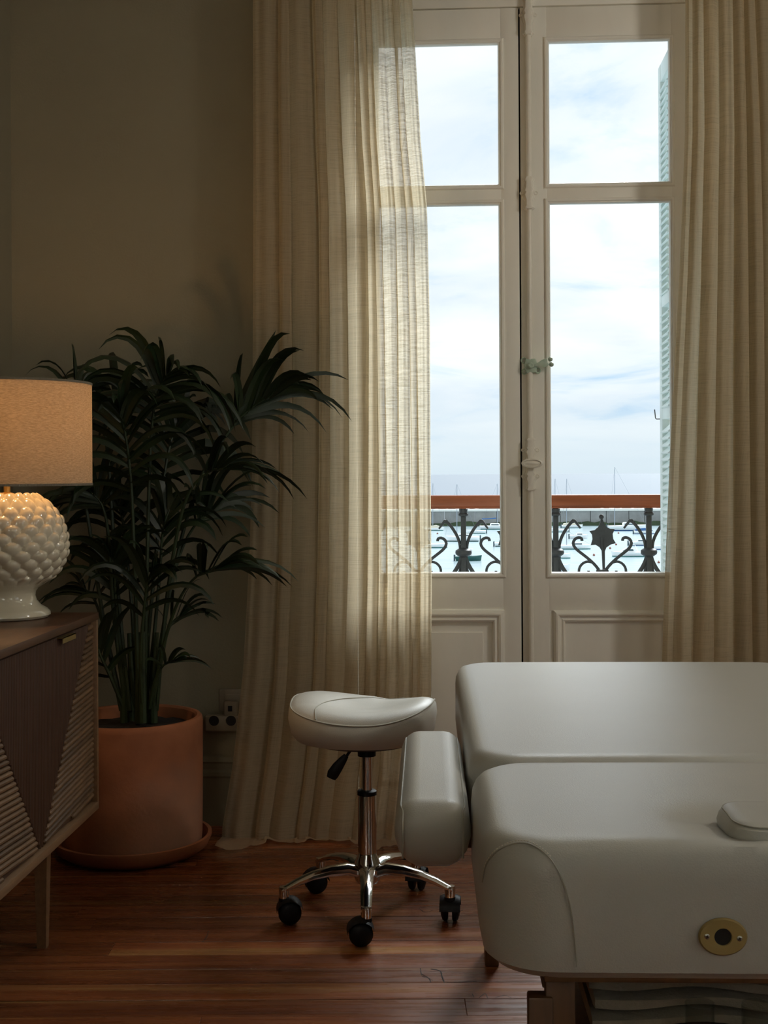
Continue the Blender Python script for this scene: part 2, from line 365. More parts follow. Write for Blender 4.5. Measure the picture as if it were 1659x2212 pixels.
# ------------------------------------------------------------------ room shell
XOL, XOR = P(758, 1025, 4.62).x, P(1512, 1025, 4.62).x      # opening of the french window
ZH = P(1300, -70, 4.62).z
TW = 0.42
fl = put('floor', box(XL-.3, XR+.3, YB-.3, WY+0.02, -0.12, -0.022), 'dark_gap', smooth=False); tag(fl, kind='structure')
PW = 0.0965
ang = YAW; ca, sa = cos(ang), sin(ang)
random.seed(11)
k0 = int((3.861-YB-0.0)/PW)+3
plank_cache = {}
def clip_plank(s0, s1, d0, d1):
    # board in the frame turned by the camera yaw, clipped to the room rectangle
    pts = [Vector((s*ca-d*sa, s*sa+d*ca, 0)) for s, d in ((s0, d0), (s1, d0), (s1, d1), (s0, d1))]
    for nx, ny, c_ in ((1, 0, XR), (-1, 0, -XL), (0, 1, WY+0.02), (0, -1, -YB)):
        out = []
        for i in range(len(pts)):
            a, b = pts[i], pts[(i+1) % len(pts)]; da, db = nx*a.x+ny*a.y-c_, nx*b.x+ny*b.y-c_
            if da <= 0: out.append(a)
            if da*db < 0: out.append(a+(b-a)*(da/(da-db)))
        pts = out
        if len(pts) < 3: return None
    return pts
row = 0
d = 3.861+PW*11
while d > YB-0.3:
    s = -2.6+random.uniform(-1.6, 0); d0, d1 = d-PW+0.0009, d-0.0004
    while s < 4.2:
        ln = random.uniform(1.5, 3.4); pg = clip_plank(s+.0006, s+ln, d0, d1)
        if pg:
            cen = sum(pg, Vector())/len(pg); dz = random.uniform(-0.0006, 0.0006)
            g = prism([p+Vector((0, 0, -0.022)) for p in pg], (0, 0, 1), 0.022+dz, bev=0.0009 if len(pg) <= 6 else 0)
            ob = put('plank', g, 'plank_wood', fl, smooth=False, origin=(cen.x, cen.y, 0))
            # grain must run along the board: turn the mesh frame
            Mr = Matrix.Rotation(-ang, 4, 'Z'); ob.data.transform(Mr); ob.rotation_euler.z = ang
        s += ln
    d -= PW
def wallpart(name, gs): return tag(put(name, join(*gs), 'wall_paint', smooth=False), kind='structure')
wallpart('wall_north', [box(XL-.3, XOL, WY, WY+TW, -.1, HC), box(XOR, XR+.3, WY, WY+TW, -.1, HC), box(XOL, XOR, WY, WY+TW, ZH, HC)])
wallpart('wall_west', [box(XL-.3, XL, YB-.3, WY, -.1, HC)])
wallpart('wall_south', [box(XL, REAR_FILL[0][0], YB-.3, YB, -.1, HC), box(REAR_FILL[0][1], REAR_FILL[1][0], YB-.3, YB, -.1, HC), box(REAR_FILL[1][1], XR, YB-.3, YB, -.1, HC)]+[box(a, b, YB-.3, YB, z0, z1) for a, b in REAR_FILL for z0, z1 in ((-.1, RZ0), (RZ1, HC))])
for i, (a, b) in enumerate(REAR_FILL):  # added frames and panes behind the rear fill lights
    ww = tag(put('window_%d' % (i+2), join(box(a, b, YB-.2, YB-.15, RZ0, RZ0+.05), box(a, b, YB-.2, YB-.15, RZ1-.05, RZ1), box(a, a+.05, YB-.2, YB-.15, RZ0, RZ1), box(b-.05, b, YB-.2, YB-.15, RZ0, RZ1)), 'door_paint', smooth=False), kind='structure')
    put('pane', box(a+.04, b-.04, YB-.18, YB-.176, RZ0+.04, RZ1-.04), 'window_glass', ww, smooth=False)
sy0, sy1, sz0, sz1 = -0.4, 1.3, 0.7, 3.1  # opening added in the unseen east wall to let in fill light
wallpart('wall_east', [box(XR, XR+.3, YB-.3, sy0, -.1, HC), box(XR, XR+.3, sy1, WY, -.1, HC), box(XR, XR+.3, sy0, sy1, -.1, sz0), box(XR, XR+.3, sy0, sy1, sz1, HC)])
w2 = tag(put('window_1', join(box(XR+.1, XR+.15, sy0, sy1, sz0, sz0+.06), box(XR+.1, XR+.15, sy0, sy1, sz1-.06, sz1), box(XR+.1, XR+.15, sy0, sy0+.06, sz0, sz1), box(XR+.1, XR+.15, sy1-.06, sy1, sz0, sz1), box(XR+.1, XR+.15, .42, .48, sz0, sz1)), 'door_paint', smooth=False), kind='structure')
put('pane', box(XR+.122, XR+.126, sy0+.05, .43, sz0+.05, sz1-.05), 'window_glass', w2, smooth=False)
put('pane', box(XR+.122, XR+.126, .47, sy1-.05, sz0+.05, sz1-.05), 'window_glass', w2, smooth=False)
tag(put('ceiling', box(XL-.3, XR+.3, YB-.3, WY+TW, HC, HC+.2), 'ceiling_paint', smooth=False), kind='structure')
def baseboard(name, x0, x1):
    prof = [(0, 0), (-.018, 0), (-.018, .17), (-.024, .178), (-.024, .192), (-.014, .20), (-.014, .222), (-.020, .228), (-.012, .245), (0, .248)]
    V = []; n = len(prof)
    for x in (x0, x1): V += [Vector((x, WY+y, z)) for y, z in prof]
    Fc = [(i, (i+1) % n, n+(i+1) % n, n+i) for i in range(n)]+[tuple(reversed(range(n))), tuple(range(n, 2*n))]
    return tag(put(name, (V, Fc), 'wall_paint', smooth=False), kind='structure')
baseboard('baseboard_left', XL, XOL-.10); baseboard('baseboard_right', XOR+.10, XR)
# door casing
for nm, x0, x1 in (('trim_1', XOL-.10, XOL+.005), ('trim_2', XOR-.005, XOR+.10)):
    tag(put(nm, join(box(x0, x1, WY-.02, WY+.001, 0, ZH+.1, .004), box(x0+.02, x1-.02, WY-.03, WY-.019, 0, ZH+.08, .004)), 'door_paint'), kind='structure')
tag(put('trim_3', box(XOL-.10, XOR+.10, WY-.02, WY, ZH, ZH+.1, .004), 'door_paint'), kind='structure')

# ------------------------------------------------------------------ french window
DY = 4.62                                   # room face of the leaves
xs = lambda u: P(u, 1025, DY).x
zs = lambda v: P(1130, v, DY).z
zTop, zg1, zm1, zm0, zg0, zp1 = zs(16), zs(88), zs(402), zs(436), zs(1242), zs(1319)
seam = xs(1126.5)
# fixed frame: jambs and the head above the leaves
jl, jr = xs(771), xs(1499)
tag(put('trim_4', join(box(XOL, jl-.002, DY-.012, DY+.06, 0, ZH, .003), box(jr+.002, XOR, DY-.012, DY+.06, 0, ZH, .003), box(jl-.002, jr+.002, DY-.004, DY+.06, zTop+.003, ZH, .002)), 'door_paint'), kind='structure')
tag(put('trim_5', box(XOL, XOR, DY-.01, WY+TW, -.02, .012, .003), 'table_wood'), kind='structure')
def leaf(name, x0, x1, gx0, gx1, px0, px1, ix0, ix1):
    d = empty(name, (x0, DY, 0.014), kind='structure')
    b = .0025; y1 = DY+.045
    put('stile', box(x0+.0015, gx0, DY, y1, .014, zTop, b), 'door_paint', d)
    put('stile', box(gx1, x1-.0015, DY, y1, .014, zTop, b), 'door_paint', d)
    put('rail', box(gx0-.001, gx1+.001, DY+.0006, y1, zg1, zTop-.0005, b), 'door_paint', d)
    put('rail', box(gx0-.001, gx1+.001, DY+.0006, y1, zm0, zm1, b), 'door_paint', d)
    put('rail', box(gx0-.001, gx1+.001, DY+.0006, y1, zp1, zg0, b), 'door_paint', d)
    put('rail', box(gx0-.001, gx1+.001, DY+.0006, y1, .014, .153, b), 'door_paint', d)
    for z0, z1 in ((zm1, zg1), (zg0, zm0)):
        bead = [(-.010, .0), (-.010, .004), (-.006, .008), (0, .008), (.003, .003), (.006, .003), (.009, -.004), (.010, -.014)]
        put('bead', frame_ring(gx0, gx1, z0, z1, bead, DY), 'door_paint', d, smooth=False)
        put('pane', box(gx0+.001, gx1-.001, DY+.016, DY+.020, z0+.001, z1-.001), 'window_glass', d, smooth=False)
    pz0, pz1 = .15, zp1
    mould = [(-.002, 0), (-.002, .006), (.006, .017), (.012, .019), (.018, .016), (.021, .008), (.026, .008), (.032, .012), (.037, .009), (.040, -.004), (.042, -.014)]
    put('moulding', frame_ring(px0, px1, pz0, pz1, mould, DY), 'door_paint', d, smooth=False)
    put('infill', box(gx0, gx1, DY+.002, y1, .13, zp1, .0), 'door_paint', d, smooth=False) if px0 > gx0+.004 else None
    put('panel', join(box(px0+.035, px1-.035, DY+.013, DY+.034, pz0+.03, pz1-.03), (lambda X0, X1, Z0, Z1: (
        [Vector(p) for p in ((X0, DY+.0125, Z0), (X1, DY+.0125, Z0), (X1, DY+.0125, Z1), (X0, DY+.0125, Z1), (X0+.004, DY+.004, Z0+.004), (X1-.004, DY+.004, Z0+.004), (X1-.004, DY+.004, Z1-.004), (X0+.004, DY+.004, Z1-.004))],
        [(0, 1, 5, 4), (1, 2, 6, 5), (2, 3, 7, 6), (3, 0, 4, 7), (4, 5, 6, 7)]))(ix0, ix1, pz0+.085, zs(1365))), 'door_paint', d, smooth=False)
    return d
d1 = leaf('door_1', jl, seam-.0015, xs(817), xs(1086), xs(817), xs(1087), xs(860), xs(1043))
d2 = leaf('door_2', seam+.0015, jr, xs(1185.5), xs(1455), xs(1195), xs(1455), xs(1241), xs(1413))
put('meeting_strip', box(seam-.02, seam+.0014, DY+.046, DY+.060, .014, zTop, .002), 'door_paint', d2)
put('meeting_strip', box(seam-.0029, seam+.0029, DY+.018, DY+.047, .014, zTop), 'dark_gap', d2, smooth=False)
# painted espagnolette bolt on the right leaf
rx = xs(1145.5); ry = DY-.016
put('bolt_rod', tube([(rx, ry, z) for z in (0.02, 1.0, 2.0, zTop+.02)], .0098, 14), 'hardware_paint', d2)
def keeper(z0, z1, w_=.021):
    h = z1-z0
    hw = [(0, .62), (.06, 1.0), (.12, .70), (.30, .72), (.42, 1.05), (.48, 1.05), (.52, .78), (.60, 1.05), (.68, .80), (.86, .72), (.92, 1.0), (1.0, .62)]
    def outl(sc_, y): return [Vector((rx+w_*a*sc_, y, z0+h*f)) for f, a in hw]+[Vector((rx-w_*a*sc_, y, z0+h*f)) for f, a in reversed(hw)]
    g = [prism(outl(1.0, DY), (0, -1, 0), .010, .002), prism(outl(.66, DY-.009), (0, -1, 0), .024, .003)]
    for s in (-1, 1):
        c = Vector((rx+s*.025, DY-.010, z0+h*.52))
        g.append(tube([c+Vector((cos(a)*.0055, 0, sin(a)*.0055)) for a in [2*pi*k/12 for k in range(12)]], .0024, 6, closed=True))
        g.append(box(rx+s*.012-.008, rx+s*.012+.008, DY-.012, DY, z0+h*.49, z0+h*.55))
    return join(*g)
put('keeper', keeper(zs(80), zs(-6)), 'hardware_paint', d2)
put('keeper', keeper(zs(455), zs(385)), 'hardware_paint', d2)
put('keeper', keeper(zs(1001), zs(946)), 'hardware_paint', d2)
put('keeper', keeper(zs(1060), zs(1000)), 'hardware_paint', d2)
kz = zs(1001)
kx_ = rx+.004
def ell(rx_, rz_, y, n=28): return [Vector((kx_+rx_*cos(2*pi*k/n), y, kz+rz_*sin(2*pi*k/n))) for k in range(n)]
def loft(loops):
    n = len(loops[0]); V = [p for l in loops for p in l]; Fc = [(i*n+k, i*n+(k+1) % n, (i+1)*n+(k+1) % n, (i+1)*n+k) for i in range(len(loops)-1) for k in range(n)]
    Fc.append(tuple((len(loops)-1)*n+k for k in range(n))); Fc.append(tuple(reversed(range(n)))); return V, Fc
kn = loft([ell(.012, .008, DY-.02), ell(.014, .009, DY-.036), ell(.034, .015, DY-.042), ell(.038, .0175, DY-.048), ell(.037, .0165, DY-.054), ell(.031, .012, DY-.056), ell(.029, .0105, DY-.050), ell(.026, .008, DY-.052), ell(.015, .004, DY-.056), ell(.003, .001, DY-.057)])
tag(put('knob', kn, 'hardware_paint', d2), 'oval painted knob of the window bolt')
# small green latch
lz, lx = zs(791), xs(1147)
lat = [prism([Vector((lx+a, DY, lz+b)) for a, b in ((-.016, .024), (.016, .024), (.024, .006), (.020, -.024), (-.014, -.027), (-.022, 0))], (0, -1, 0), .026, .004)]
for a, b in ((-.024, .020), (-.022, -.020), (.026, -.017)):
    lat.append(tube([Vector((lx+a+cos(q)*.008, DY-.005, lz+b+sin(q)*.009)) for q in [2*pi*k/12 for k in range(12)]], .003, 6, closed=True))
lat.append(xf(lathe([(.011, 0), (.011, .010), (.007, .013), (.003, .012)], 16), Matrix.Translation((lx, DY-.026, lz)) @ Matrix.Rotation(pi/2, 4, 'X')))
lt = tag(put('latch', join(*lat), 'green_paint', d2), 'pale green latch on the window bolt')
arm = [prism([Vector((lx+.008+a*.0152, DY-.030, lz+b*.0152)) for a, b in ((0, .35), (1.0, .55), (2.0, 1.25), (2.9, 1.5), (3.25, 1.35), (3.25, .7), (3.7, .15), (3.25, -.35), (2.4, -.45), (1.0, -.15), (0, -.5))], (0, -1, 0), .006, .0015)]
for a, b in ((3.95, 1.35), (4.2, .15)):
    c = Vector((lx+.008+a*.0152, DY-.033, lz+b*.0152)); g = lathe([(.0001, -.0085), (.005, -.007), (.0082, -.003), (.0085, 0), (.0082, .003), (.005, .007), (.0001, .0085)], 14, c, cap=False); arm.append(g)
put('latch_lever', join(*arm), 'green_paint', lt)

# ------------------------------------------------------------------ outside: shutters, balcony, railing
def shutter(name, x, label, side):
    s = empty(name, (x, 5.03, .05), label, 'shutter', 'slatted shutters of the french window')
    y0, y1, th = 4.93, 5.215, .030; xa, xb = (x-th/2, x+th/2)
    zt = 2.86
    put('stile', box(xa, xb, y0, y0+.05, .05, zt, .002), 'shutter_paint', s); put('stile', box(xa, xb, y1-.055, y1, .05, zt, .002), 'shutter_paint', s)
    rails = [.05, P(1440, 905, 5.1).z-.0, P(1440, 660, 5.1).z, zt-.07]
    hs = [.12, .045, .045, .07]
    for zr, h in zip(rails, hs): put('rail', box(xa+.001, xb-.001, y0+.05, y1-.055, zr, zr+h, .001), 'shutter_paint', s)
    me = None; spans = [(rails[i]+hs[i], rails[i+1]) for i in range(3)]
    for a, b in spans:
        z = a+.018
        while z < b-.010:
            if me is None:
                g = box(-.026, .026, -(y1-y0-.105)/2, (y1-y0-.105)/2, -.003, .003); g = xf(g, Matrix.Rotation(R(-42)*side, 4, 'Y'))
                o = put('slat', g, 'shutter_paint', s, smooth=False, origin=(0, 0, 0)); me = o.data
            else:
                o = bpy.data.objects.new('slat', me); C.objects.link(o); o.parent = s
            o.location = Vector((x, (y0+y1-.005)/2, z))-org(s); z += .0275
    if side > 0:
        q = P(1421, 905, 5.205)
        put('hook', tube([(q.x+.012, 5.213, q.z), (q.x-.004, 5.214, q.z), (q.x-.008, 5.214, q.z+.004), (q.x-.011, 5.214, q.z+.038)], .0022, 6), 'iron', s)
    return s
shutter('shutter', P(1447, 1025, 4.95).x+.02, 'pale aqua slatted shutter folded out behind the right window leaf', 1)
shutter('shutter', XOL+.02, 'pale aqua slatted shutter folded out behind the left window leaf', -1)
RYY = 5.62
tag(put('balcony_slab', box(-2.2, 3.2, WY+TW, RYY+.12, -.25, -.03, .01), 'concrete', smooth=False), kind='structure')
pr = 1/ (F/RYY)
rt = P(1130, 1069, RYY).z; rb = P(1130, 1098, RYY).z
rail = empty('balcony_railing', (.3, RYY, -.03), 'wrought iron balcony railing with star ornaments and polished red-brown wooden handrail', 'railing')
put('handrail', join(box(-2.1, 3.1, RYY-.035, RYY+.035, rb+.006, rt, .008, 3), box(-2.1, 3.1, RYY-.028, RYY+.028, rb, rb+.008, .002)), 'rail_wood', rail)
px0 = P(1200.5, 1150, RYY).x; pitch = P(1401.5, 1150, RYY).x-px0
S8 = pr/6.38
zz = lambda v8: EYE-(1060+v8/6.38-1025)*RYY/F-.0035   # zoomed row -> height
def barp(pts, xc, sg, x_ref, r, fl=(1.0, .8)):
    return tube(spline([Vector((xc+sg*(a-x_ref)*S8, RYY, zz(b))) for a, b in pts], 20), r, 6, fl)
BOT = -.03
for k in range(-5, 6):
    xc = px0+pitch*k
    if not -2.0 < xc < 3.0: continue
    g = [box(xc-.0115, xc+.0115, RYY-.0115, RYY+.0115, BOT, rb+.002, .003),
         lathe([(.022, 0), (.022, .010), (.016, .016), (.012, .03)][::-1] and [(.0165, rb-.034), (.0215, rb-.030), (.0215, rb-.024), (.0165, rb-.018), (.019, rb-.002)], 14, (xc, RYY, 0)),
         lathe([(.014, zz(910)), (.026, zz(890)), (.034, zz(870)), (.036, zz(845)), (.034, zz(815)), (.024, zz(795)), (.014, zz(780))], 14, (xc, RYY, 0)),
         lathe([(.014, .30), (.028, .305), (.030, .32), (.028, .335), (.014, .34)], 12, (xc, RYY, 0))]
    put('post', join(*g), 'iron', rail)
    a = []
    for sg in (-1, 1):
        a.append(barp([(172, 790), (185, 700), (225, 600), (290, 495), (350, 425), (372, 405)], xc, sg, 128, .0075))
        a.append(prism([Vector((xc+sg*(q-128)*S8, RYY-.006, zz(w_))) for q, w_ in ((330, 420), (378, 388), (400, 400), (475, 510), (455, 525), (385, 440), (350, 450))], (0, 1, 0), .012, .002))
        a.append(barp([(150, 880), (172, 960), (215, 1050), (275, 1150), (330, 1300)], xc, sg, 128, .010))
        a.append(barp([(140, 890), (150, 980), (175, 1080), (215, 1200)], xc, sg, 128, .007))
    put('flare', join(*a), 'iron', rail)
    xm = xc+pitch/2
    if xm > 2.95: continue
    st = [(722, 395), (716, 440), (690, 500), (640, 543), (570, 553), (606, 605), (612, 665), (588, 748), (650, 742), (705, 775), (738, 830), (750, 1075), (778, 1075), (778, 830), (800, 778), (860, 738), (928, 722), (893, 665), (885, 595), (912, 528), (850, 525), (800, 495), (765, 440), (752, 395)]
    pts = [Vector((xm+(a_-744)*S8, RYY-.005, zz(b_))) for a_, b_ in st]
    g = [prism(pts, (0, 1, 0), .010), lathe([(.0001, -.0110), (.006, -.0092), (.0102, -.004), (.0110, 0), (.0102, .004), (.006, .0092), (.0001, .0110)], 14, (xm-.003, RYY, zz(362)), cap=False),
         box(xm-.026, xm+.026, RYY-.012, RYY+.012, zz(1125), zz(1080), .004), tube(spline([(xm-.004, RYY-.007, zz(640)), (xm, RYY-.009, zz(800)), (xm+.004, RYY-.007, zz(1075))], 6), .005, 6)]
    put('star_ornament', join(*g), 'iron', rail)
    g = []
    for sg in (-1, 1):
        g.append(barp([(1028, 688), (1034, 655), (1075, 643), (1125, 668), (1147, 722), (1122, 782), (1060, 840), (960, 918), (870, 1000), (815, 1065), (790, 1100)], xm, sg, 752, .0072))
        g.append(barp([(890, 985), (950, 972), (1010, 992), (1058, 1045), (1072, 1120), (1055, 1220), (990, 1290), (920, 1270), (915, 1210), (938, 1170), (940, 1095)], xm, sg, 752, .0062))
    put('scroll', join(*g), 'iron', rail)
    g = [box(xm-.010, xm+.010, RYY-.010, RYY+.010, .06, zz(1120))]
    put('baluster', join(*g), 'iron', rail)
put('bottom_bar', join(box(-2.1, 3.1, RYY-.012, RYY+.012, .05, .07), box(-2.1, 3.1, RYY-.010, RYY+.010, .31, .328)), 'iron', rail)

# ------------------------------------------------------------------ harbour and sea
SEA = EYE-12.0
tag(put('sea', ([(-9000, 290, SEA), (9000, 290, SEA), (24000, 40000, SEA), (-24000, 40000, SEA)], [(0, 1, 2, 3)]), 'open_sea', smooth=False, origin=(0, 300, SEA)), kind='structure')
tag(put('harbour_basin', ([(-260, 9, SEA+.05), (300, 9, SEA+.05), (300, 302, SEA+.05), (-260, 302, SEA+.05)], [(0, 1, 2, 3)]), 'harbour_water', smooth=False, origin=(0, 150, SEA)), kind='structure')
BW = 299.5
zB = lambda v: EYE-(v-V0)*BW/F
bw = empty('breakwater', (20, BW, SEA), 'long grey concrete harbour breakwater with weed-covered foot', 'breakwater')
random.seed(5)
x = -150
while x < 210:
    wd = random.uniform(3.5, 8.0)
    put('wall_block', box(x, x+wd-.12, BW, BW+5, SEA+.2, zB(1105)+random.uniform(-.15, .15)), 'concrete', bw, smooth=False); x += wd
put('walkway', box(-150, 210, BW-.25, BW+5.2, zB(1105.5), zB(1101)), 'concrete_light', bw, smooth=False)
g = []
for k in range(150):
    xq = -150+k*2.4; s_ = random.uniform(.6, 1.5); g.append(xf(box(-s_, s_, -.5, .5, -.25, random.uniform(.3, .9), .2, 1), Matrix.Translation((xq, BW+4, zB(1101)+.1)) @ Matrix.Rotation(random.uniform(-.3, .3), 4, 'Y')))
tag(put('armour_rocks', join(*g), 'rock', bw, smooth=False), kind='stuff')
nx_ = 240; V = []; Fc = []
for i in range(nx_+1):
    xq = -150+i*1.5; h_ = random.uniform(.55, 1.15); V += [Vector((xq, BW-.9-random.random()*.4, SEA)), Vector((xq, BW-.35, SEA+h_)), Vector((xq, BW, SEA+h_*1.02))]
for i in range(nx_):
    for j in range(2): Fc.append((i*3+j, (i+1)*3+j, (i+1)*3+j+1, i*3+j+1))
tag(put('weed_band', (V, Fc), 'seaweed', bw, smooth=False), kind='stuff')

def boat(u, v, wpx, label, stripe='hull_teal', cabin=None, mast=None, face=1, cover=False, canopy=False):
    dep = 12.0/((v+ROLL*(u-U0)-V0)/F); c = PD(u, v, dep); c.z = SEA+.05; L = wpx/F*dep; hb = L*.17; h = max(L*.125, .6)
    b = empty('boat', c, label, 'boat', 'moored boats in the harbour')
    def hullsec(z, k, sx=1.0):
        out = []
        for s in [i/10 for i in range(11)]:
            xx = (-.5+s)*L*sx; wd = hb*k*(1 if s < .45 else max(0.02, 1-((s-.45)/.55)**2)); out.append((xx*face, wd))
        sh = lambda xx: .25*h*((xx*face/L+.5)**2)*(1 if z > .3*h else 0)
        return [Vector((c.x+x_, c.y-w_, c.z+z+sh(x_))) for x_, w_ in out]+[Vector((c.x+x_, c.y+w_, c.z+z+sh(x_))) for x_, w_ in reversed(out)]
    put('hull', loft([hullsec(.18*h, .72, .94), hullsec(h*.6, .92, .97), hullsec(h, 1.0), hullsec(h*1.04, .9, .98)]), 'hull_white' if stripe != 'dark' else 'hull_green', b, smooth=False)
    put('antifouling_stripe', loft([hullsec(-.1, .6, .90), hullsec(.19*h+.02, .74, .945)]), stripe if stripe != 'dark' else 'hull_green', b, smooth=False)
    if cabin == 'low':
        put('cabin', join(box(c.x-.12*L, c.x+.22*L, c.y-hb*.6, c.y+hb*.6, c.z+h, c.z+h*1.75, .08*L*.3, 1)), 'hull_white', b, smooth=False)
        put('window_band', box(c.x-.08*L, c.x+.18*L, c.y-hb*.62, c.y-hb*.60, c.z+h*1.25, c.z+h*1.5), 'boat_glass', b, smooth=False)
    if cabin == 'wheelhouse':
        put('cabin', box(c.x-.10*L, c.x+.12*L, c.y-hb*.5, c.y+hb*.5, c.z+h*.9, c.z+h*2.6, .02*L, 1), 'hull_white', b, smooth=False)
        put('window_band', box(c.x-.08*L, c.x+.10*L, c.y-hb*.53, c.y-hb*.51, c.z+h*1.7, c.z+h*2.3), 'boat_glass', b, smooth=False)
        put('cabin_roof', box(c.x-.14*L, c.x+.16*L, c.y-hb*.6, c.y+hb*.6, c.z+h*2.6, c.z+h*2.75), 'hull_white', b, smooth=False)
    if cabin == 'motor':
        put('cabin', prism([Vector((c.x+a*L*face, c.y-hb*.55, c.z+h*b_)) for a, b_ in ((-.22, 1), (-.18, 1.9), (.08, 1.95), (.26, 1.0))], (0, 1, 0), hb*1.1), 'hull_white', b, smooth=False)
        put('window_band', prism([Vector((c.x+a*L*face, c.y-hb*.58, c.z+h*b_)) for a, b_ in ((-.15, 1.35), (-.13, 1.75), (.07, 1.78), (.17, 1.35))], (0, 1, 0), .03), 'boat_glass', b, smooth=False)
        put('targa_arch', tube([(c.x-.3*L*face, c.y, c.z+h), (c.x-.2*L*face, c.y, c.z+h*2.7), (c.x-.05*L*face, c.y, c.z+h*2.7)], .05, 5), 'hull_white', b)
    if cover: put('boat_cover', prism([Vector((c.x+a*L, c.y-hb*.5, c.z+h*b_)) for a, b_ in ((-.45, 1.0), (-.4, 1.7), (.0, 2.0), (.3, 1.5), (.4, 1.05))], (0, 1, 0), hb), 'hull_blue' if stripe == 'hull_blue' else 'boat_cream', b, smooth=False)
    if canopy:
        put('boom_sail', tube([(c.x-.42*L, c.y, c.z+h*3.0), (c.x+.1*L, c.y, c.z+h*3.2)], [.12, .16], 6), 'hull_blue', b)
    else: put('outboard_motor', box(c.x-.52*L*face-.12, c.x-.52*L*face+.12, c.y-.12, c.y+.12, c.z-.05, c.z+h*1.4, .04, 1), 'boat_glass', b, smooth=False)
    if mast:
        mu, mv = mast; top = PD(mu, mv, dep); mx = PD(mu, v, dep).x
        put('mast', tube([(mx, c.y, c.z+h), (top.x, c.y, top.z)], [.085, .05], 6), 'mast_metal', b)
        put('stay', join(tube([(top.x, c.y, top.z), (c.x+.48*L, c.y, c.z+h*1.1)], .018, 4), tube([(top.x, c.y, top.z), (c.x-.48*L, c.y, c.z+h)], .018, 4)), 'mast_metal', b)
    return b
boat(942, 1147, 34, 'white boat with dark waterline and tall mast, beside the left curtain edge', 'hull_teal', None, (935, 1044), cover=True)
boat(1028, 1153, 44, 'slim white boat between the railing post and the breakwater', 'hull_teal', None, face=-1)
boat(998, 1170, 76, 'long white sailboat with single mast behind the left railing post', 'hull_green', 'low', (987, 1046), face=-1)
boat(1066, 1144, 60, 'white boat with dark boom cover beside the breakwater, left pane', 'hull_teal', 'low', (1074, 1045), canopy=True)
boat(942, 1184, 52, 'green-bottomed white boat at the left curtain edge', 'hull_teal', None, face=1)
boat(1012, 1212, 58, 'dark green small boat with white wheelhouse', 'dark', 'wheelhouse', face=1)
boat(1093, 1181, 50, 'white boat half hidden by the left leaf of the window', 'hull_green', 'low')
boat(1208, 1150, 40, 'white sailboat with stays beside the right railing post', 'hull_teal', None, (1199, 1034), face=-1)
boat(1236, 1141, 46, 'white boat under cream covers below the breakwater', 'hull_teal', None, (1224, 1034), cover=True)
boat(1250, 1164, 40, 'small low white boat in the middle of the right pane', 'hull_white', 'low')
boat(1244, 1187, 68, 'long white boat with teal waterline and folded green sail', 'hull_teal', 'low', (1224, 1146), face=1)
boat(1222, 1207, 22, 'tiny white dinghy right of the railing post', 'hull_teal')
boat(1222, 1232, 18, 'tiny white dinghy low in the right pane', 'hull_white')
boat(1355, 1147, 84, 'large white yacht with tall mast behind the star ornament', 'hull_blue', 'low', (1328, 1009))
boat(1392, 1154, 46, 'dark blue covered boat at the right of the harbour', 'hull_blue', None, cover=True)
boat(1382, 1179, 48, 'white boat behind the right railing post', 'hull_blue', 'low')
boat(1357, 1203, 74, 'white motor cruiser with raked cabin right of the star ornament', 'hull_teal', 'motor', face=-1)
boat(1425, 1188, 26, 'small blue and white boat next to the shutter', 'hull_blue', None)
for i, (u, v, lb) in enumerate(((1336, 1153, 'red buoy just under the large white yacht'), (1331, 1178, 'red buoy between star ornament and scroll'), (1318, 1186, 'red buoy left of the motor cruiser'), (1283, 1201, 'lone red buoy below the long white boat'), (1423, 1217, 'dark red buoy beside the shutter'), (945, 1154, 'red buoy beside the left curtain edge'))):
    dep = 12.0/((v+ROLL*(u-U0)-V0)/F); c = PD(u, v, dep)
    q = put('buoy', join(lathe([(.01, -.12), (.14, -.05), (.18, .08), (.14, .2), (.04, .26)], 10, (c.x, c.y, SEA+.05)), lathe([(.03, .24), (.03, .34)], 6, (c.x, c.y, SEA+.05))), 'buoy_red', origin=(c.x, c.y, SEA+.05)); tag(q, lb, 'buoy', 'mooring buoys')

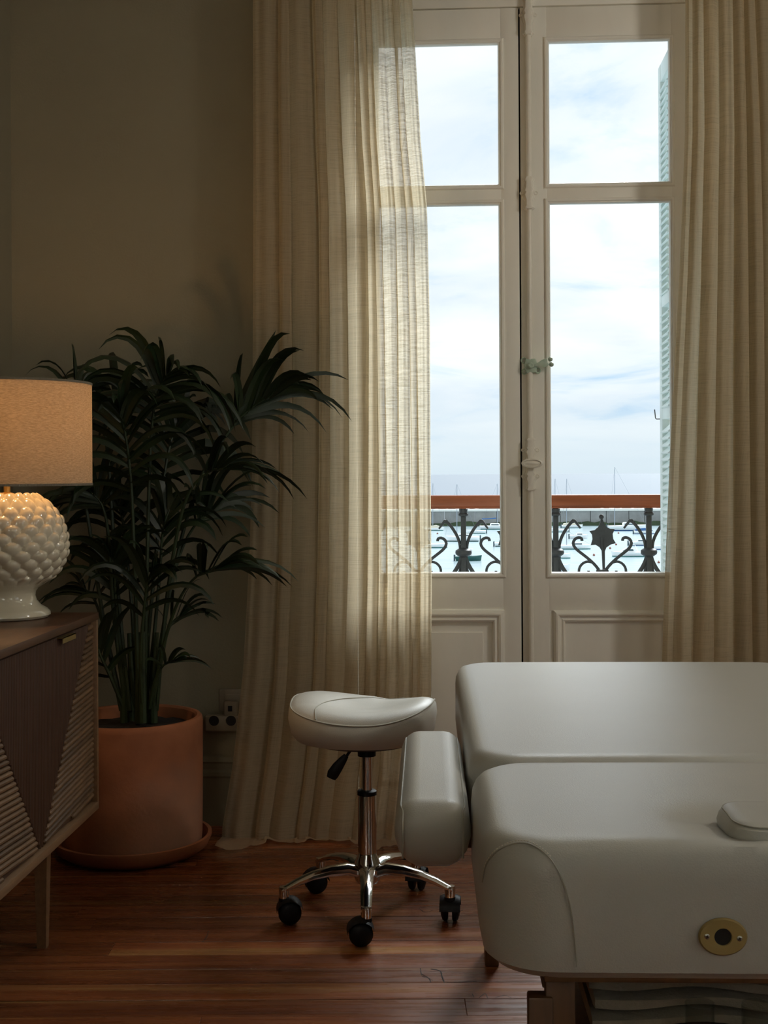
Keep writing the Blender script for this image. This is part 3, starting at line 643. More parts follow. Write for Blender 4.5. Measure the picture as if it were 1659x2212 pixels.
# ------------------------------------------------------------------ curtains
def interp(tab, x):
    if x <= tab[0][0]: return tab[0][1]
    for (a, b), (c, d_) in zip(tab, tab[1:]):
        if x <= c: return b+(d_-b)*(x-a)/(c-a)
    return tab[-1][1]
def curtain(name, left, right, folds, y0, ztop, label, seed, hemw, mirror=1):
    rnd = random.Random(seed)
    tot = sum(f[0] for f in folds); cum = [0]
    for f in folds: cum.append(cum[-1]+f[0]/tot)
    NC, rows = 34*len(folds), []
    z = ztop
    while z > .05: rows.append(z); z -= .045
    zr = rows+[.035, .018, .008]
    cols = [i/NC for i in range(NC+1)]
    V, uv = [], []
    ph = [rnd.uniform(-.5, .5) for _ in folds]; dr = [rnd.uniform(-.4, .4) for _ in folds]
    nrow = 0
    for ri, z in enumerate(zr+[('h', .33), ('h', .66), ('h', 1.0)]):
        hem = 0
        if isinstance(z, tuple): hem = z[1]; z = .006
        v_ = V0+(EYE-z)*F/y0
        xl = P(interp(left, v_), v_, y0).x; xr = P(interp(right, v_), v_, y0).x
        tz = (ztop-z)/ztop
        for s in cols:
            k = 0
            while k < len(folds)-1 and s > cum[k+1]: k += 1
            f = (s-cum[k])/(cum[k+1]-cum[k]); wd, am, ov = folds[k]
            wmet = (cum[k+1]-cum[k])*(xr-xl)
            a = 2*pi*f
            w0 = 0.5-0.5*cos(a)                     # 0 at the fold ends, 1 in the middle
            y = y0-am*(w0-.5)*(0.75+.35*tz)-.0025*sin(3*a+ph[k]*4)+.004*sin(tz*9+k*1.7)
            x = xl+(xr-xl)*s+ov*wmet*(-sin(a))*.34+.004*sin(tz*5+k*2.3+dr[k])
            flare = max(0, 1-z/.5)**2
            y -= flare*.035
            zq = z
            if z < .30: zq = z
            if hem > 0:
                y -= hem*hemw*(.8+.55*sin(s*7+1.3)+.3*sin(s*19)); zq = .006+.010*abs(sin(s*17+hem*2))*(1-hem*.6)+(.012*(hem > .5)*(.5+.5*sin(s*31)))
            V.append(Vector((x, y, zq))); uv.append((s*2.0*(xr-xl)*1.3/1.0, (ztop-z+hem*.1)*1.0))
    n = NC+1; Rr = len(V)//n
    Fc = [(i*n+k, i*n+k+1, (i+1)*n+k+1, (i+1)*n+k) for i in range(Rr-1) for k in range(NC)]
    o = put(name, (V, Fc), 'curtain_linen', origin=((V[0].x+V[NC].x)/2, y0, 0), uv=uv)
    tag(o, label, 'curtain', 'sheer linen curtains'); return o
lefL = [(-260, 555), (0, 543), (1000, 544), (1200, 539), (1450, 526), (1650, 505), (1790, 484), (1850, 484)]
lefR = [(-260, 872), (0, 889), (300, 906), (450, 920), (700, 927), (1000, 930), (1250, 934), (1500, 934), (1700, 920), (1850, 905)]
foldsL = [(1.7, .018, .15), (.5, .03, 1.2), (1.6, .03, .25), (.45, .03, 1.15), (1.2, .03, .3), (.9, .035, 1.1), (.7, .03, .3), (.3, .03, 1.25), (.75, .02, .1), (.7, .02, .2), (.3, .035, 1.3), (.75, .015, .1)]
curtain('sheer_curtain', lefL, lefR, foldsL, 4.44, 3.12, 'sheer beige linen curtain pooling on the floor, behind palm and stool', 3, .10)
rigL = [(-260, 1484), (0, 1482), (300, 1480), (450, 1474), (600, 1468), (800, 1458), (1000, 1449), (1240, 1441), (1430, 1436), (1850, 1432)]
rigR = [(-260, 1730), (0, 1740), (800, 1790), (1850, 1850)]
foldsR = [(.35, .03, 1.1), (1.0, .03, .2), (.7, .04, 1.1), (1.2, .03, .2), (.6, .045, 1.15), (.9, .04, .4), (1.1, .05, 1.0), (1.0, .05, .5), (1.2, .05, .9)]
curtain('sheer_curtain', rigL, rigR, foldsR, 4.44, 3.12, 'sheer beige linen curtain right of the window, behind the massage table', 9, .05)
rod = empty('curtain_rod', (.3, 4.44, 3.16), 'dark curtain rod above the french window', 'curtain rod')
put('rod', tube([(-1.0, 4.44, 3.16), (1.75, 4.44, 3.16)], .013, 12), 'iron', rod)
for xq in (-.8, .35, 1.55): put('bracket', tube([(xq, 4.44, 3.15), (xq, 4.52, 3.15), (xq, 4.60, 3.19)], .008, 8), 'iron', rod)

# ------------------------------------------------------------------ sideboard
SX, SY1, SY0 = -1.01, 3.585, 1.70; SXB = -1.47; ST, SB = .868, .318
sb = empty('sideboard', ((SX+SXB)/2, (SY0+SY1)/2, 0), 'walnut sideboard with ribbed and slatted doors on tall legs', 'sideboard')
th = .020
put('top_board', box(SXB, SX+.006, SY0, SY1, ST-th, ST, .0015), 'walnut', sb)
put('bottom_board', box(SXB, SX+.004, SY0, SY1, SB, SB+.022, .0015), 'walnut_light', sb)
put('side_panel', box(SXB, SX+.004, SY1-.014, SY1-.0005, SB+.022, ST-th, .001), 'walnut_light', sb)
put('side_panel', box(SXB, SX+.004, SY0+.0005, SY0+.014, SB+.022, ST-th, .001), 'walnut_light', sb)
put('back_panel', box(SXB+.002, SXB+.012, SY0+.014, SY1-.014, SB+.022, ST-th), 'walnut', sb, smooth=False)
dz0, dz1 = SB+.026, ST-th-.006; inner0, inner1 = SY0+.017, SY1-.019
dw = (inner1-inner0)/4
slat_me = {}
for di in range(4):
    ya, yb = inner0+di*dw+.0015, inner0+(di+1)*dw-.0015
    door = put('door', box(SX-.030, SX-.010, ya, yb, dz0, dz1, .001), 'walnut_rib', sb, smooth=False)
    right = di % 2 == 1             # apex of the V lies on the seam of each pair
    def bound(z):                   # y of the border between ribs and slats
        f = (z-dz0)/(dz1-dz0); return (ya+.004+f*(yb-ya-.045)) if right else (yb-.004-f*(yb-ya-.045))
    g = []; n = int((yb-ya)/.0108); pt = (yb-ya)/n
    for i in range(n):
        yc = ya+(i+.5)*pt
        f = ((yc-ya-.004) if right else (yb-.004-yc))/(yb-ya-.045); f = min(max(f, 0), 1.0); zl = dz0+f*(dz1-dz0)
        if dz1-zl > .012:
            V = []
            for zq in (zl, dz1-.001):
                for a in range(6):
                    q = pi*a/5; V.append(Vector((SX-.010+.0080*sin(q), yc-pt*.40*cos(q), zq)))
            Fc = [(a, a+1, 7+a, 6+a) for a in range(5)]+[tuple(range(6)), tuple(reversed(range(6, 12)))]
            g.append((V, Fc))
    tag(put('ribbing', join(*g), 'walnut_rib', door, smooth=False), kind='stuff')
    z = dz0+.004; sl = .06 if right else -.06; pz = .0142
    z -= abs(sl)*(yb-ya)
    while z < dz1+.05:
        # slat centre line z(y) = z + sl*(y - ya) (right) ; clipped to the slatted field
        def zc_(y): return z+sl*(y-(ya if right else yb))
        ys = [ya+.002+i*(yb-ya-.004)/60 for i in range(61)]
        ok = [y for y in ys if dz0+.006 < zc_(y) < dz1-.006 and ((y > bound(zc_(y))+.002) if right else (y < bound(zc_(y))-.002))]
        if len(ok) >= 2 and ok[-1]-ok[0] > .012:
            yA, yB = ok[0], ok[-1]; V = []
            rr_ = random.uniform(.0062, .0070)
            secs = ((yA, .55), (yA+.004, 1.0), (yB-.004, 1.0), (yB, .55))
            for yq, k in secs:
                for a in range(6):
                    q = pi*a/5; V.append(Vector((SX-.010+.0085*k*sin(q), yq, zc_(yq)-rr_*k*cos(q))))
            Fc = [(s*6+a, s*6+a+1, (s+1)*6+a+1, (s+1)*6+a) for s in range(3) for a in range(5)]+[tuple(range(6)), tuple(reversed(range(18, 24)))]
            put('slat', (V, Fc), 'walnut_slat', door, smooth=True, origin=(SX, (yA+yB)/2, zc_((yA+yB)/2)))
        z += pz
    if right: hy0, hy1 = ya+.125, ya+.235
    else: hy0, hy1 = yb-.235, yb-.125
    if di in (0, 1, 3): put('handle', join(box(SX-.010, SX+.014, hy0, hy1, dz1-.0035, dz1-.0015), box(SX+.012, SX+.014, hy0, hy1, dz1-.016, dz1-.0015)), 'handle_brass', door, smooth=False)
def leg(xc, yc):
    t_, b_ = .019, .012; V = []
    for z, h, o_ in ((SB, t_, 0), (0.0, b_, 0)):
        V += [Vector((xc-h, yc-h, z)), Vector((xc+h, yc-h, z)), Vector((xc+h, yc+h, z)), Vector((xc-h, yc+h, z))]
    return V, [(0, 1, 2, 3), (7, 6, 5, 4), (0, 4, 5, 1), (1, 5, 6, 2), (2, 6, 7, 3), (3, 7, 4, 0)]
lp = PZ(99, 2046, 0.0)
for xc in (lp.x-.008, SXB+.06):
    for yc in (lp.y, SY0+.2): put('leg', leg(xc, yc), 'walnut_light', sb, smooth=False)

# ------------------------------------------------------------------ table lamp
LY = 3.45; LX = P(16, 1200, LY).x
lamp = empty('table_lamp', (LX, LY, ST), 'white ceramic lamp with scale relief and linen drum shade on the sideboard', 'lamp')
k_ = LY/F
rz = lambda v: EYE-(v-V0)*k_-.002
prof = [(.085, ST+.001), (.108, ST+.0015), (.114, ST+.008), (.113, ST+.016), (.104, ST+.025), (.088, ST+.034), (.077, ST+.047), (.0735, ST+.060), (.076, ST+.072), (.085, ST+.082), (.098, ST+.090)]
zb0, zb1 = ST+.090, rz(1063)
n, rows_ = 264, 11; V = []; Fc = []
def body_r(f): return .098+(.150-.098)*sin(min(f/.42, 1)*pi/2) if f < .42 else .150*math.sqrt(max(0, 1-((f-.42)/.66)**2))**1.0
prof_all = list(prof); nb = 150
for r_, z_ in prof:
    for k in range(n): a = 2*pi*k/n; V.append(Vector((LX+r_*cos(a), LY+r_*sin(a), z_)))
for i in range(1, nb+1):
    f = i/nb; r0 = body_r(f); z0 = zb0+(zb1-zb0)*f
    # surface normal of the body profile
    e = .01; dr = (body_r(min(f+e, 1))-body_r(f-e))/(2*e); dzf = (zb1-zb0); nl = math.hypot(dr, dzf); nr, nz_ = dzf/nl, -dr/nl
    for k in range(n):
        a = 2*pi*k/n; rowf = f*rows_; best = 0
        for rr in (int(rowf)-1, int(rowf), int(rowf)+1):
            if rr < 0 or rr >= rows_: continue
            off = .5 if rr % 2 else 0.0
            ca_ = a/(2*pi)*19+off; du = (ca_-math.floor(ca_)-.5)*1.05; dv = (rowf-(rr+.55))*.80
            q = 1-(du*du*3.6+dv*dv*1.9)
            if q > 0:
                hh = math.sqrt(q)*(.75+.50*dv)          # scale leans: thick upper lip
                best = max(best, hh)
        disp = .0205*best*min(1, f*9)*(0.45+.55*min(1, (1.04-f)*3.2))
        V.append(Vector((LX+(r0+disp*nr)*cos(a), LY+(r0+disp*nr)*sin(a), z0+disp*nz_*.8)))
nr_ = len(V)//n
for i in range(nr_-1):
    for k in range(n): Fc.append((i*n+k, i*n+(k+1) % n, (i+1)*n+(k+1) % n, (i+1)*n+k))
Fc.append(tuple(reversed(range(n)))); Fc.append(tuple((nr_-1)*n+k for k in range(n)))
lb = put('base', (V, Fc), 'ceramic', lamp); lb.data.polygons.foreach_set('use_smooth', [True]*len(lb.data.polygons))
zs0, zs1 = rz(1043), rz(818); SR = .226
put('stem', lathe([(.020, zb1-.004), (.020, zb1+.003), (.009, zb1+.006), (.009, zs0+.04), (.014, zs0+.045), (.014, zs0+.09)], 20, (LX, LY, 0)), 'brass', lamp)
put('lamp_shade', lathe([(SR-.003, zs0), (SR, zs0), (SR, zs1), (SR-.003, zs1), (SR-.003, zs0)], 96, (LX, LY, 0), cap=False), 'shade_linen', lamp)
put('shade_rim', join(lathe([(SR-.004, zs0-.001), (SR+.0015, zs0-.001), (SR+.0015, zs0+.005), (SR-.004, zs0+.005), (SR-.004, zs0-.001)], 96, (LX, LY, 0), cap=False), lathe([(SR-.004, zs1-.005), (SR+.0015, zs1-.005), (SR+.0015, zs1+.001), (SR-.004, zs1+.001), (SR-.004, zs1-.005)], 96, (LX, LY, 0), cap=False)), 'blanket', lamp)
put('shade_spider', join(*[tube([(LX, LY, zs1-.03), (LX+SR*cos(a), LY+SR*sin(a), zs1-.004)], .002, 5) for a in (0.3, 2.4, 4.5)]), 'brass', lamp)
put('bulb', lathe([(.013, zs0+.088), (.014, zs0+.10), (.028, zs0+.125), (.031, zs0+.145), (.022, zs0+.168), (.002, zs0+.177)], 20, (LX, LY, 0)), 'lit_bulb', lamp)
lg = bpy.data.lights.new('table_lamp_bulb', 'POINT'); lg.energy = 7.0; lg.color = (1.0, 0.58, 0.26); lg.shadow_soft_size = .03
lgo = bpy.data.objects.new('table_lamp_bulb', lg); C.objects.link(lgo); lgo.location = (LX, LY, zs0+.21)

# ------------------------------------------------------------------ palm in its pot
PYY = 4.27; PXX = P(286, 1700, PYY).x
sau = put('plant_saucer', lathe([(.205, 0), (.222, .002), (.250, .022), (.262, .050), (.262, .058), (.250, .058), (.240, .030), (.228, .012), (.001, .012)], 72, (PXX, PYY, 0), cap=False), 'terracotta', origin=(PXX, PYY, 0))
tag(sau, 'round terracotta saucer under the palm pot', 'saucer')
def pot_mat():
    m = mat('terracotta_pot', (0.36, 0.135, 0.060), 0.8, bump=0.1, bscale=70); t = NT(m.node_tree); b = [n for n in m.node_tree.nodes if n.type == 'BSDF_PRINCIPLED'][0]
    tc = t.n('ShaderNodeTexCoord'); nz = t.n('ShaderNodeTexNoise', i_Scale=4.5, i_Detail=4.0); t.l(tc.outputs['Object'], nz.inputs['Vector'])
    c0 = t.ramp(nz.outputs[0], [(0.35, (0.26, 0.095, 0.042)), (0.62, (0.40, 0.155, 0.070))])
    # lime bloom on the lower right side of the clay
    se = t.n('ShaderNodeVectorMath', operation='DISTANCE'); t.l(tc.outputs['Object'], se.inputs[0]); se.inputs[1].default_value = (.20, -.16, .06)
    n5 = t.n('ShaderNodeTexNoise', i_Scale=9.0, i_Detail=5.0); t.l(tc.outputs['Object'], n5.inputs['Vector'])
    q = t.math('ADD', se.outputs['Value'], t.math('MULTIPLY', n5.outputs[0], 0.16)); f = t.ramp(q, [(0.10, (.6,)*3), (0.36, (0, 0, 0))])
    t.l(t.mix(f, c0, (0.42, 0.30, 0.24)), b.inputs['Base Color'])
pot_mat()
palm = empty('potted_palm', (PXX, PYY, .013), 'dark green kentia palm in a straight-sided terracotta pot', 'plant')
put('pot', lathe([(.19, .014), (.222, .014), (.228, .020), (.231, .06), (.233, .20), (.234, .43), (.232, .444), (.227, .450), (.216, .450), (.210, .444), (.209, .39), (.209, .36)], 80, (PXX, PYY, 0)), 'terracotta_pot', palm)
rn = random.Random(2); V = []; Fc = []; nn = 40
for i in range(9):
    for k in range(nn):
        a = 2*pi*k/nn; r_ = .211*i/8; V.append(Vector((PXX+r_*cos(a), PYY+r_*sin(a), .408+.02*(1-i/8)+rn.uniform(-.004, .004))))
for i in range(8):
    for k in range(nn): Fc.append((i*nn+k, i*nn+(k+1) % nn, (i+1)*nn+(k+1) % nn, (i+1)*nn+k))
tag(put('soil', (V, Fc), 'soil', palm), kind='stuff')
def leaflet(base, d, L, W, droop, rnd_):
    d = d.normalized(); n = 8; V = []
    p = base.copy(); T = d.copy(); step = L/n
    for i in range(n+1):
        f = i/n; w_ = W*(f+.04)**.45*max(1-f, 0)**.75*1.75
        side = T.cross(Vector((0, 0, 1)))
        side = side.normalized() if side.length > .15 else Vector((.8, .6, 0))
        ro = (.55+.45*abs(rnd_))*(1 if rnd_ > 0 else -1); bn = T.cross(side)
        side = (side*cos(ro)+bn*sin(ro)); side = (side-T*side.dot(T)).normalized()
        nrm = side.cross(T).normalized()
        V += [p-side*w_-nrm*w_*.35, p.copy(), p+side*w_-nrm*w_*.35]
        p = p+T*step; T = (T+Vector((0, 0, -1))*droop*(.25+f*1.3)/n*2.2).normalized()
    for q in V:                                # leaves stay clear of curtain and wall
        lim = 4.32 if q.x > -.85 else 4.48
        if q.y > lim: q.y = lim+(q.y-lim)*.12
    Fc = []
    for i in range(n):
        for j in range(2): Fc.append((i*3+j, i*3+j+1, (i+1)*3+j+1, (i+1)*3+j))
    return V, Fc
def frond(pts, start, nl, Lm, face, droop, Wm=.017, seed=0, spread=1.0, tipL=.6):
    """pts: (u, v, y) in the photograph; leaflets from pts[start] on. face: 1 = blade faces the camera, 0 = edge on."""
    rd = random.Random(seed)
    W3 = [P(u, v, y) for u, v, y in pts]; m = len(W3)-1; N = 40; cv = spline(W3, N); s0 = int(N*start/m)
    rad = [.0062*(1-i/N)**.6+.0014 for i in range(N+1)]
    fr = put('frond', tube(cv, rad, 6), 'stem', palm, origin=cv[0])
    for i in range(nl):
        f = i/(nl-1); k = s0+f*(N-s0); ki = min(int(k), N-1); p = cv[ki]+(cv[ki+1]-cv[ki])*(k-ki); T = (cv[min(ki+2, N)]-cv[max(ki-2, 0)]).normalized()
        H = T.cross(Vector((0, -1, 0)))
        H = H.normalized() if H.length > .1 else Vector((0, 0, 1))
        Yv = Vector((0, 1, 0)); Yv = (Yv-T*T.dot(Yv)).normalized()
        sg = 1 if i % 2 else -1
        S = (H*face+Yv*(1-face)*(1 if face < .5 else .4)).normalized()*sg
        a = .45+.75*f; b_ = (1.0-.72*f)*spread
        d_ = T*a+S*b_+Vector((0, 0, .22+rd.uniform(-.12, .18)))+Vector((rd.uniform(-.12, .12), rd.uniform(-.12, .12), 0))
        L = Lm*(.62+.55*sin(pi*min(f*1.05+.12, 1)))*rd.uniform(.85, 1.12)*(tipL if f > .93 else 1)
        put('leaflet', leaflet(p, d_, L, Wm*1.0*rd.uniform(.75, 1.2), droop*rd.uniform(.75, 1.3), rd.uniform(-1, 1)), 'leaf', fr, origin=p)
    return fr
Y = PYY
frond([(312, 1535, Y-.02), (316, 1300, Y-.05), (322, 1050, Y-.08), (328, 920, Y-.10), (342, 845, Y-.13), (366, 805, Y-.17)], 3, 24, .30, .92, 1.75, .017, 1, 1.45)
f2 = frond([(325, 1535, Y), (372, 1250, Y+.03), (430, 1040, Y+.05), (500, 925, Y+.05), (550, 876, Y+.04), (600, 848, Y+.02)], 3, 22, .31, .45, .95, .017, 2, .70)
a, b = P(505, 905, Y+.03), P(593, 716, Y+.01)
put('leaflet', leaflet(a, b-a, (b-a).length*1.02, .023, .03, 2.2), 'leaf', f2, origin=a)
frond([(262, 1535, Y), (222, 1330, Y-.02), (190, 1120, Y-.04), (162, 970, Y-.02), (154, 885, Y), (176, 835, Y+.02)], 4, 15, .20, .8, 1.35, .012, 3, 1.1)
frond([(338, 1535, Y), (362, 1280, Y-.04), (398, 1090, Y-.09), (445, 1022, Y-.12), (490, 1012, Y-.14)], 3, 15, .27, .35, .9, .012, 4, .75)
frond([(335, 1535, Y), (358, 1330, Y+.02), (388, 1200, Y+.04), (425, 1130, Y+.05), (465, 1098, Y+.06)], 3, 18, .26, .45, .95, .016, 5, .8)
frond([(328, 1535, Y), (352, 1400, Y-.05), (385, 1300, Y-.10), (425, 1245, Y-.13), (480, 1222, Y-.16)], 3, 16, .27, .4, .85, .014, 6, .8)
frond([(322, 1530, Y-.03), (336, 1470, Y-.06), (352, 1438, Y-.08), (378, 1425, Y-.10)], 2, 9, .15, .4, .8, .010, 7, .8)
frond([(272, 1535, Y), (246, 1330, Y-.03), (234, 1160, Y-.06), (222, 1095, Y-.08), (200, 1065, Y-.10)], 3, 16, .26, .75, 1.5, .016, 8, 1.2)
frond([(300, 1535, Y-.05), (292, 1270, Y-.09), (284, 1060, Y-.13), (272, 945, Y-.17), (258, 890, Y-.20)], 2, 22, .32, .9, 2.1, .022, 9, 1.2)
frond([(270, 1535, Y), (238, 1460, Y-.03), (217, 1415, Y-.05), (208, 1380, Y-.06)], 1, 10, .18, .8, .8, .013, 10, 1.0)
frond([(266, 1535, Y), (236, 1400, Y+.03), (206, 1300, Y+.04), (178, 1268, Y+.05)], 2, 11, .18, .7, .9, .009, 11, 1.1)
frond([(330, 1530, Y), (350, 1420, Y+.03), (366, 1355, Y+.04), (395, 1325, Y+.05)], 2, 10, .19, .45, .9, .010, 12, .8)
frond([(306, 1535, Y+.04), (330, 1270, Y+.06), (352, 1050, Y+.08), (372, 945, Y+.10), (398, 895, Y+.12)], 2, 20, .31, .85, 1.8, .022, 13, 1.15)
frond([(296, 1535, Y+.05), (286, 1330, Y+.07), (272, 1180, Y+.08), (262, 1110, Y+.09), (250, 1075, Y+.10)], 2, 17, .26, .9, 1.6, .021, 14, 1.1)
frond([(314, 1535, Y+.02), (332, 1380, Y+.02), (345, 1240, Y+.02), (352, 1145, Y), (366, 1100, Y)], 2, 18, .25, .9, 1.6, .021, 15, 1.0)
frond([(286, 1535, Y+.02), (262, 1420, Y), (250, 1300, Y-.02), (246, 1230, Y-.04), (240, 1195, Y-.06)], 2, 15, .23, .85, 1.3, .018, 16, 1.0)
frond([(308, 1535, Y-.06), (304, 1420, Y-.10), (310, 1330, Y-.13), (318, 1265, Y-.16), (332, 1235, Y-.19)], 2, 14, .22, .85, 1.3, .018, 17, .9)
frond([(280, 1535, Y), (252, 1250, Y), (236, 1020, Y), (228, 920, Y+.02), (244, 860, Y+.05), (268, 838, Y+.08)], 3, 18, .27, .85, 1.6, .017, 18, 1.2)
g = []
for (a, b) in ((268, 0), (284, .03), (300, -.03), (316, .02), (332, 0), (292, .06), (308, -.06)):
    p = P(a, 1535, Y+b); g.append(tube([p-Vector((0, 0, .04)), p+Vector((0, 0, .10)), p+Vector(((a-300)*.0004, 0, .26))], [.014, .011, .007], 8))
put('crown_shafts', join(*g), 'stem', palm)

# scuffs and a splintered edge in the boards beside the table
for ln, w_ in (([(908, 2092), (912, 2108), (925, 2112), (931, 2122)], .0016), ([(930, 2093), (950, 2097), (955, 2110), (960, 2123)], .0022), ([(965, 2122), (1000, 2121), (1030, 2119)], .0012), ([(912, 2104), (935, 2118)], .0012),
               ([(1020, 2146), (1024, 2154)], .0012), ([(1035, 2155), (1048, 2146), (1053, 2156)], .0010), ([(1070, 2155), (1090, 2150), (1105, 2156)], .0009), ([(905, 1962), (918, 1970), (935, 1966)], .0012), ([(985, 1972), (1000, 1966)], .0010), ([(438, 2034), (446, 2024), (450, 2012)], .0012)):
    p3 = spline([PZ(u, v, .0006) for u, v in ln], 14)
    put('scuff', tube(p3, [w_*random.uniform(.4, 1.2) for _ in p3], 5, (.25, 1), upv=(0, 0, 1)), 'dark_gap', fl)
# ------------------------------------------------------------------ stool
dep = 3.69; c = PD(794, 1973, dep); SCX, SCY = c.x, c.y
st = empty('saddle_stool', (SCX, SCY, 0), 'white saddle stool with chrome column and five-star castor base', 'stool')
ztp = lambda v, dy=0: EYE-(v-V0)*(dep+dy)/F
RX, RYs = .210, .185
scx = SCX-.010
def seat_geo():
    loops = []; n = 96
    def zt(x, y):
        xn, yn = x/RX, y/RYs
        return .577+(.044*(xn-.05)**2 if xn > .05 else .020*(xn-.05)**2)+.001*yn-.010*yn*yn+.016*max(0, -xn+.3)*max(0, yn+.3)-.034*max(0, xn-.1)*max(0, yn+.15)
    prof = [(.55, 'b', .510), (.80, 'b', .498), (.92, 'b', .503), (.985, 'b', .520), (1.02, 'b', .548), (1.01, 't', -.012), (.985, 't', -.001), (.955, 't', .006), (.90, 't', .013), (.82, 't', .019), (.72, 't', .021), (.6, 't', .020), (.48, 't', .017), (.36, 't', .013), (.24, 't', .010), (.12, 't', .008), (.01, 't', .008)]
    for s, kind, zv in prof:
        lp_ = []
        for k in range(n):
            a = 2*pi*k/n; ca_, sa_ = cos(a), sin(a)
            q = (abs(ca_)**2.5+abs(sa_)**2.5)**(-1/2.5)
            x, y = RX*q*ca_*s*.985, RYs*q*sa_*s*.985
            if kind == 't': z = zt(x, y)+zv
            else: z = zv+(zt(x, y)-.578)*(.30 if zv < .53 else .8)
            lp_.append(Vector((scx+x, SCY+y, z)))
        loops.append(lp_)
    return loft(loops), zt
sg_, zt = seat_geo()
seat = put('seat', sg_, 'leather', st); seat.data.polygons.foreach_set('use_smooth', [True]*len(seat.data.polygons))
def ringpts(s, n=96):
    o = []
    for k in range(n):
        a = 2*pi*k/n; q = (abs(cos(a))**2.5+abs(sin(a))**2.5)**(-1/2.5); x, y = RX*q*cos(a)*s*.985, RYs*q*sin(a)*s*.985; o.append(Vector((scx+x, SCY+y, zt(x, y)+(.0015 if s > .9 else .020))))
    return o
put('piping', tube(ringpts(.988), .0022, 6, closed=True), 'leather_seam', seat)
arc = []
for q in spline([(-.118, -.158, 0), (-.124, -.10, 0), (-.108, -.02, 0), (-.06, .065, 0), (.02, .105, 0), (.10, .110, 0), (.15, .100, 0)], 40):
    x, y = q.x, q.y; s_ = ((abs(x)/RX)**2.5+(abs(y)/RYs)**2.5)**(1/2.5)
    off = interp([(0, .008), (.24, .010), (.48, .017), (.72, .021), (.82, .019), (.9, .013), (1.0, .0)], s_); arc.append(Vector((scx+x, SCY+y, zt(x, y)+off+.0004)))
put('stitching', tube(arc, .0018, 6), 'leather_seam', seat)
put('seat_pan', lathe([(.10, .488), (.14, .490), (.155, .498), (.15, .508)], 40, (scx, SCY, 0)), 'black_plastic', st)
put('column_collar', lathe([(.026, ztp(1632)), (.026, ztp(1620)), (.024, ztp(1616)), (.024, .482)], 28, (SCX, SCY, 0)), 'black_plastic', st)
put('gas_lift', lathe([(.0150, ztp(1716)), (.0150, ztp(1625))], 28, (SCX, SCY, 0)), 'chrome', st)
put('outer_tube', lathe([(.0265, ztp(1880)), (.0265, ztp(1714)), (.0255, ztp(1710))], 36, (SCX, SCY, 0)), 'chrome', st)
put('tube_cap', lathe([(.0275, ztp(1716)), (.0275, ztp(1708)), (.024, ztp(1706))], 36, (SCX, SCY, 0)), 'black_plastic', st)
lv = empty('lever', PD(757, 1622, dep-.03), parent=st)
put('lever_rod', tube([PD(775, 1612, dep-.02), PD(760, 1618, dep-.03), PD(752, 1628, dep-.035), PD(745, 1640, dep-.04)], .0042, 8), 'black_plastic', lv)
put('grip', tube([PD(748, 1632, dep-.04), PD(741, 1641, dep-.04), PD(729, 1657, dep-.045), PD(719, 1672, dep-.045), PD(715, 1681, dep-.045)], [.008, .012, .0165, .018, .014], 8, (1, .55)), 'black_plastic', lv)
RB = .243; hubz = .128
put('hub', lathe([(.022, .085), (.030, .090), (.036, .100), (.040, .125), (.036, .150), (.028, .168), (.0265, .175)], 36, (SCX, SCY, 0)), 'chrome', st)
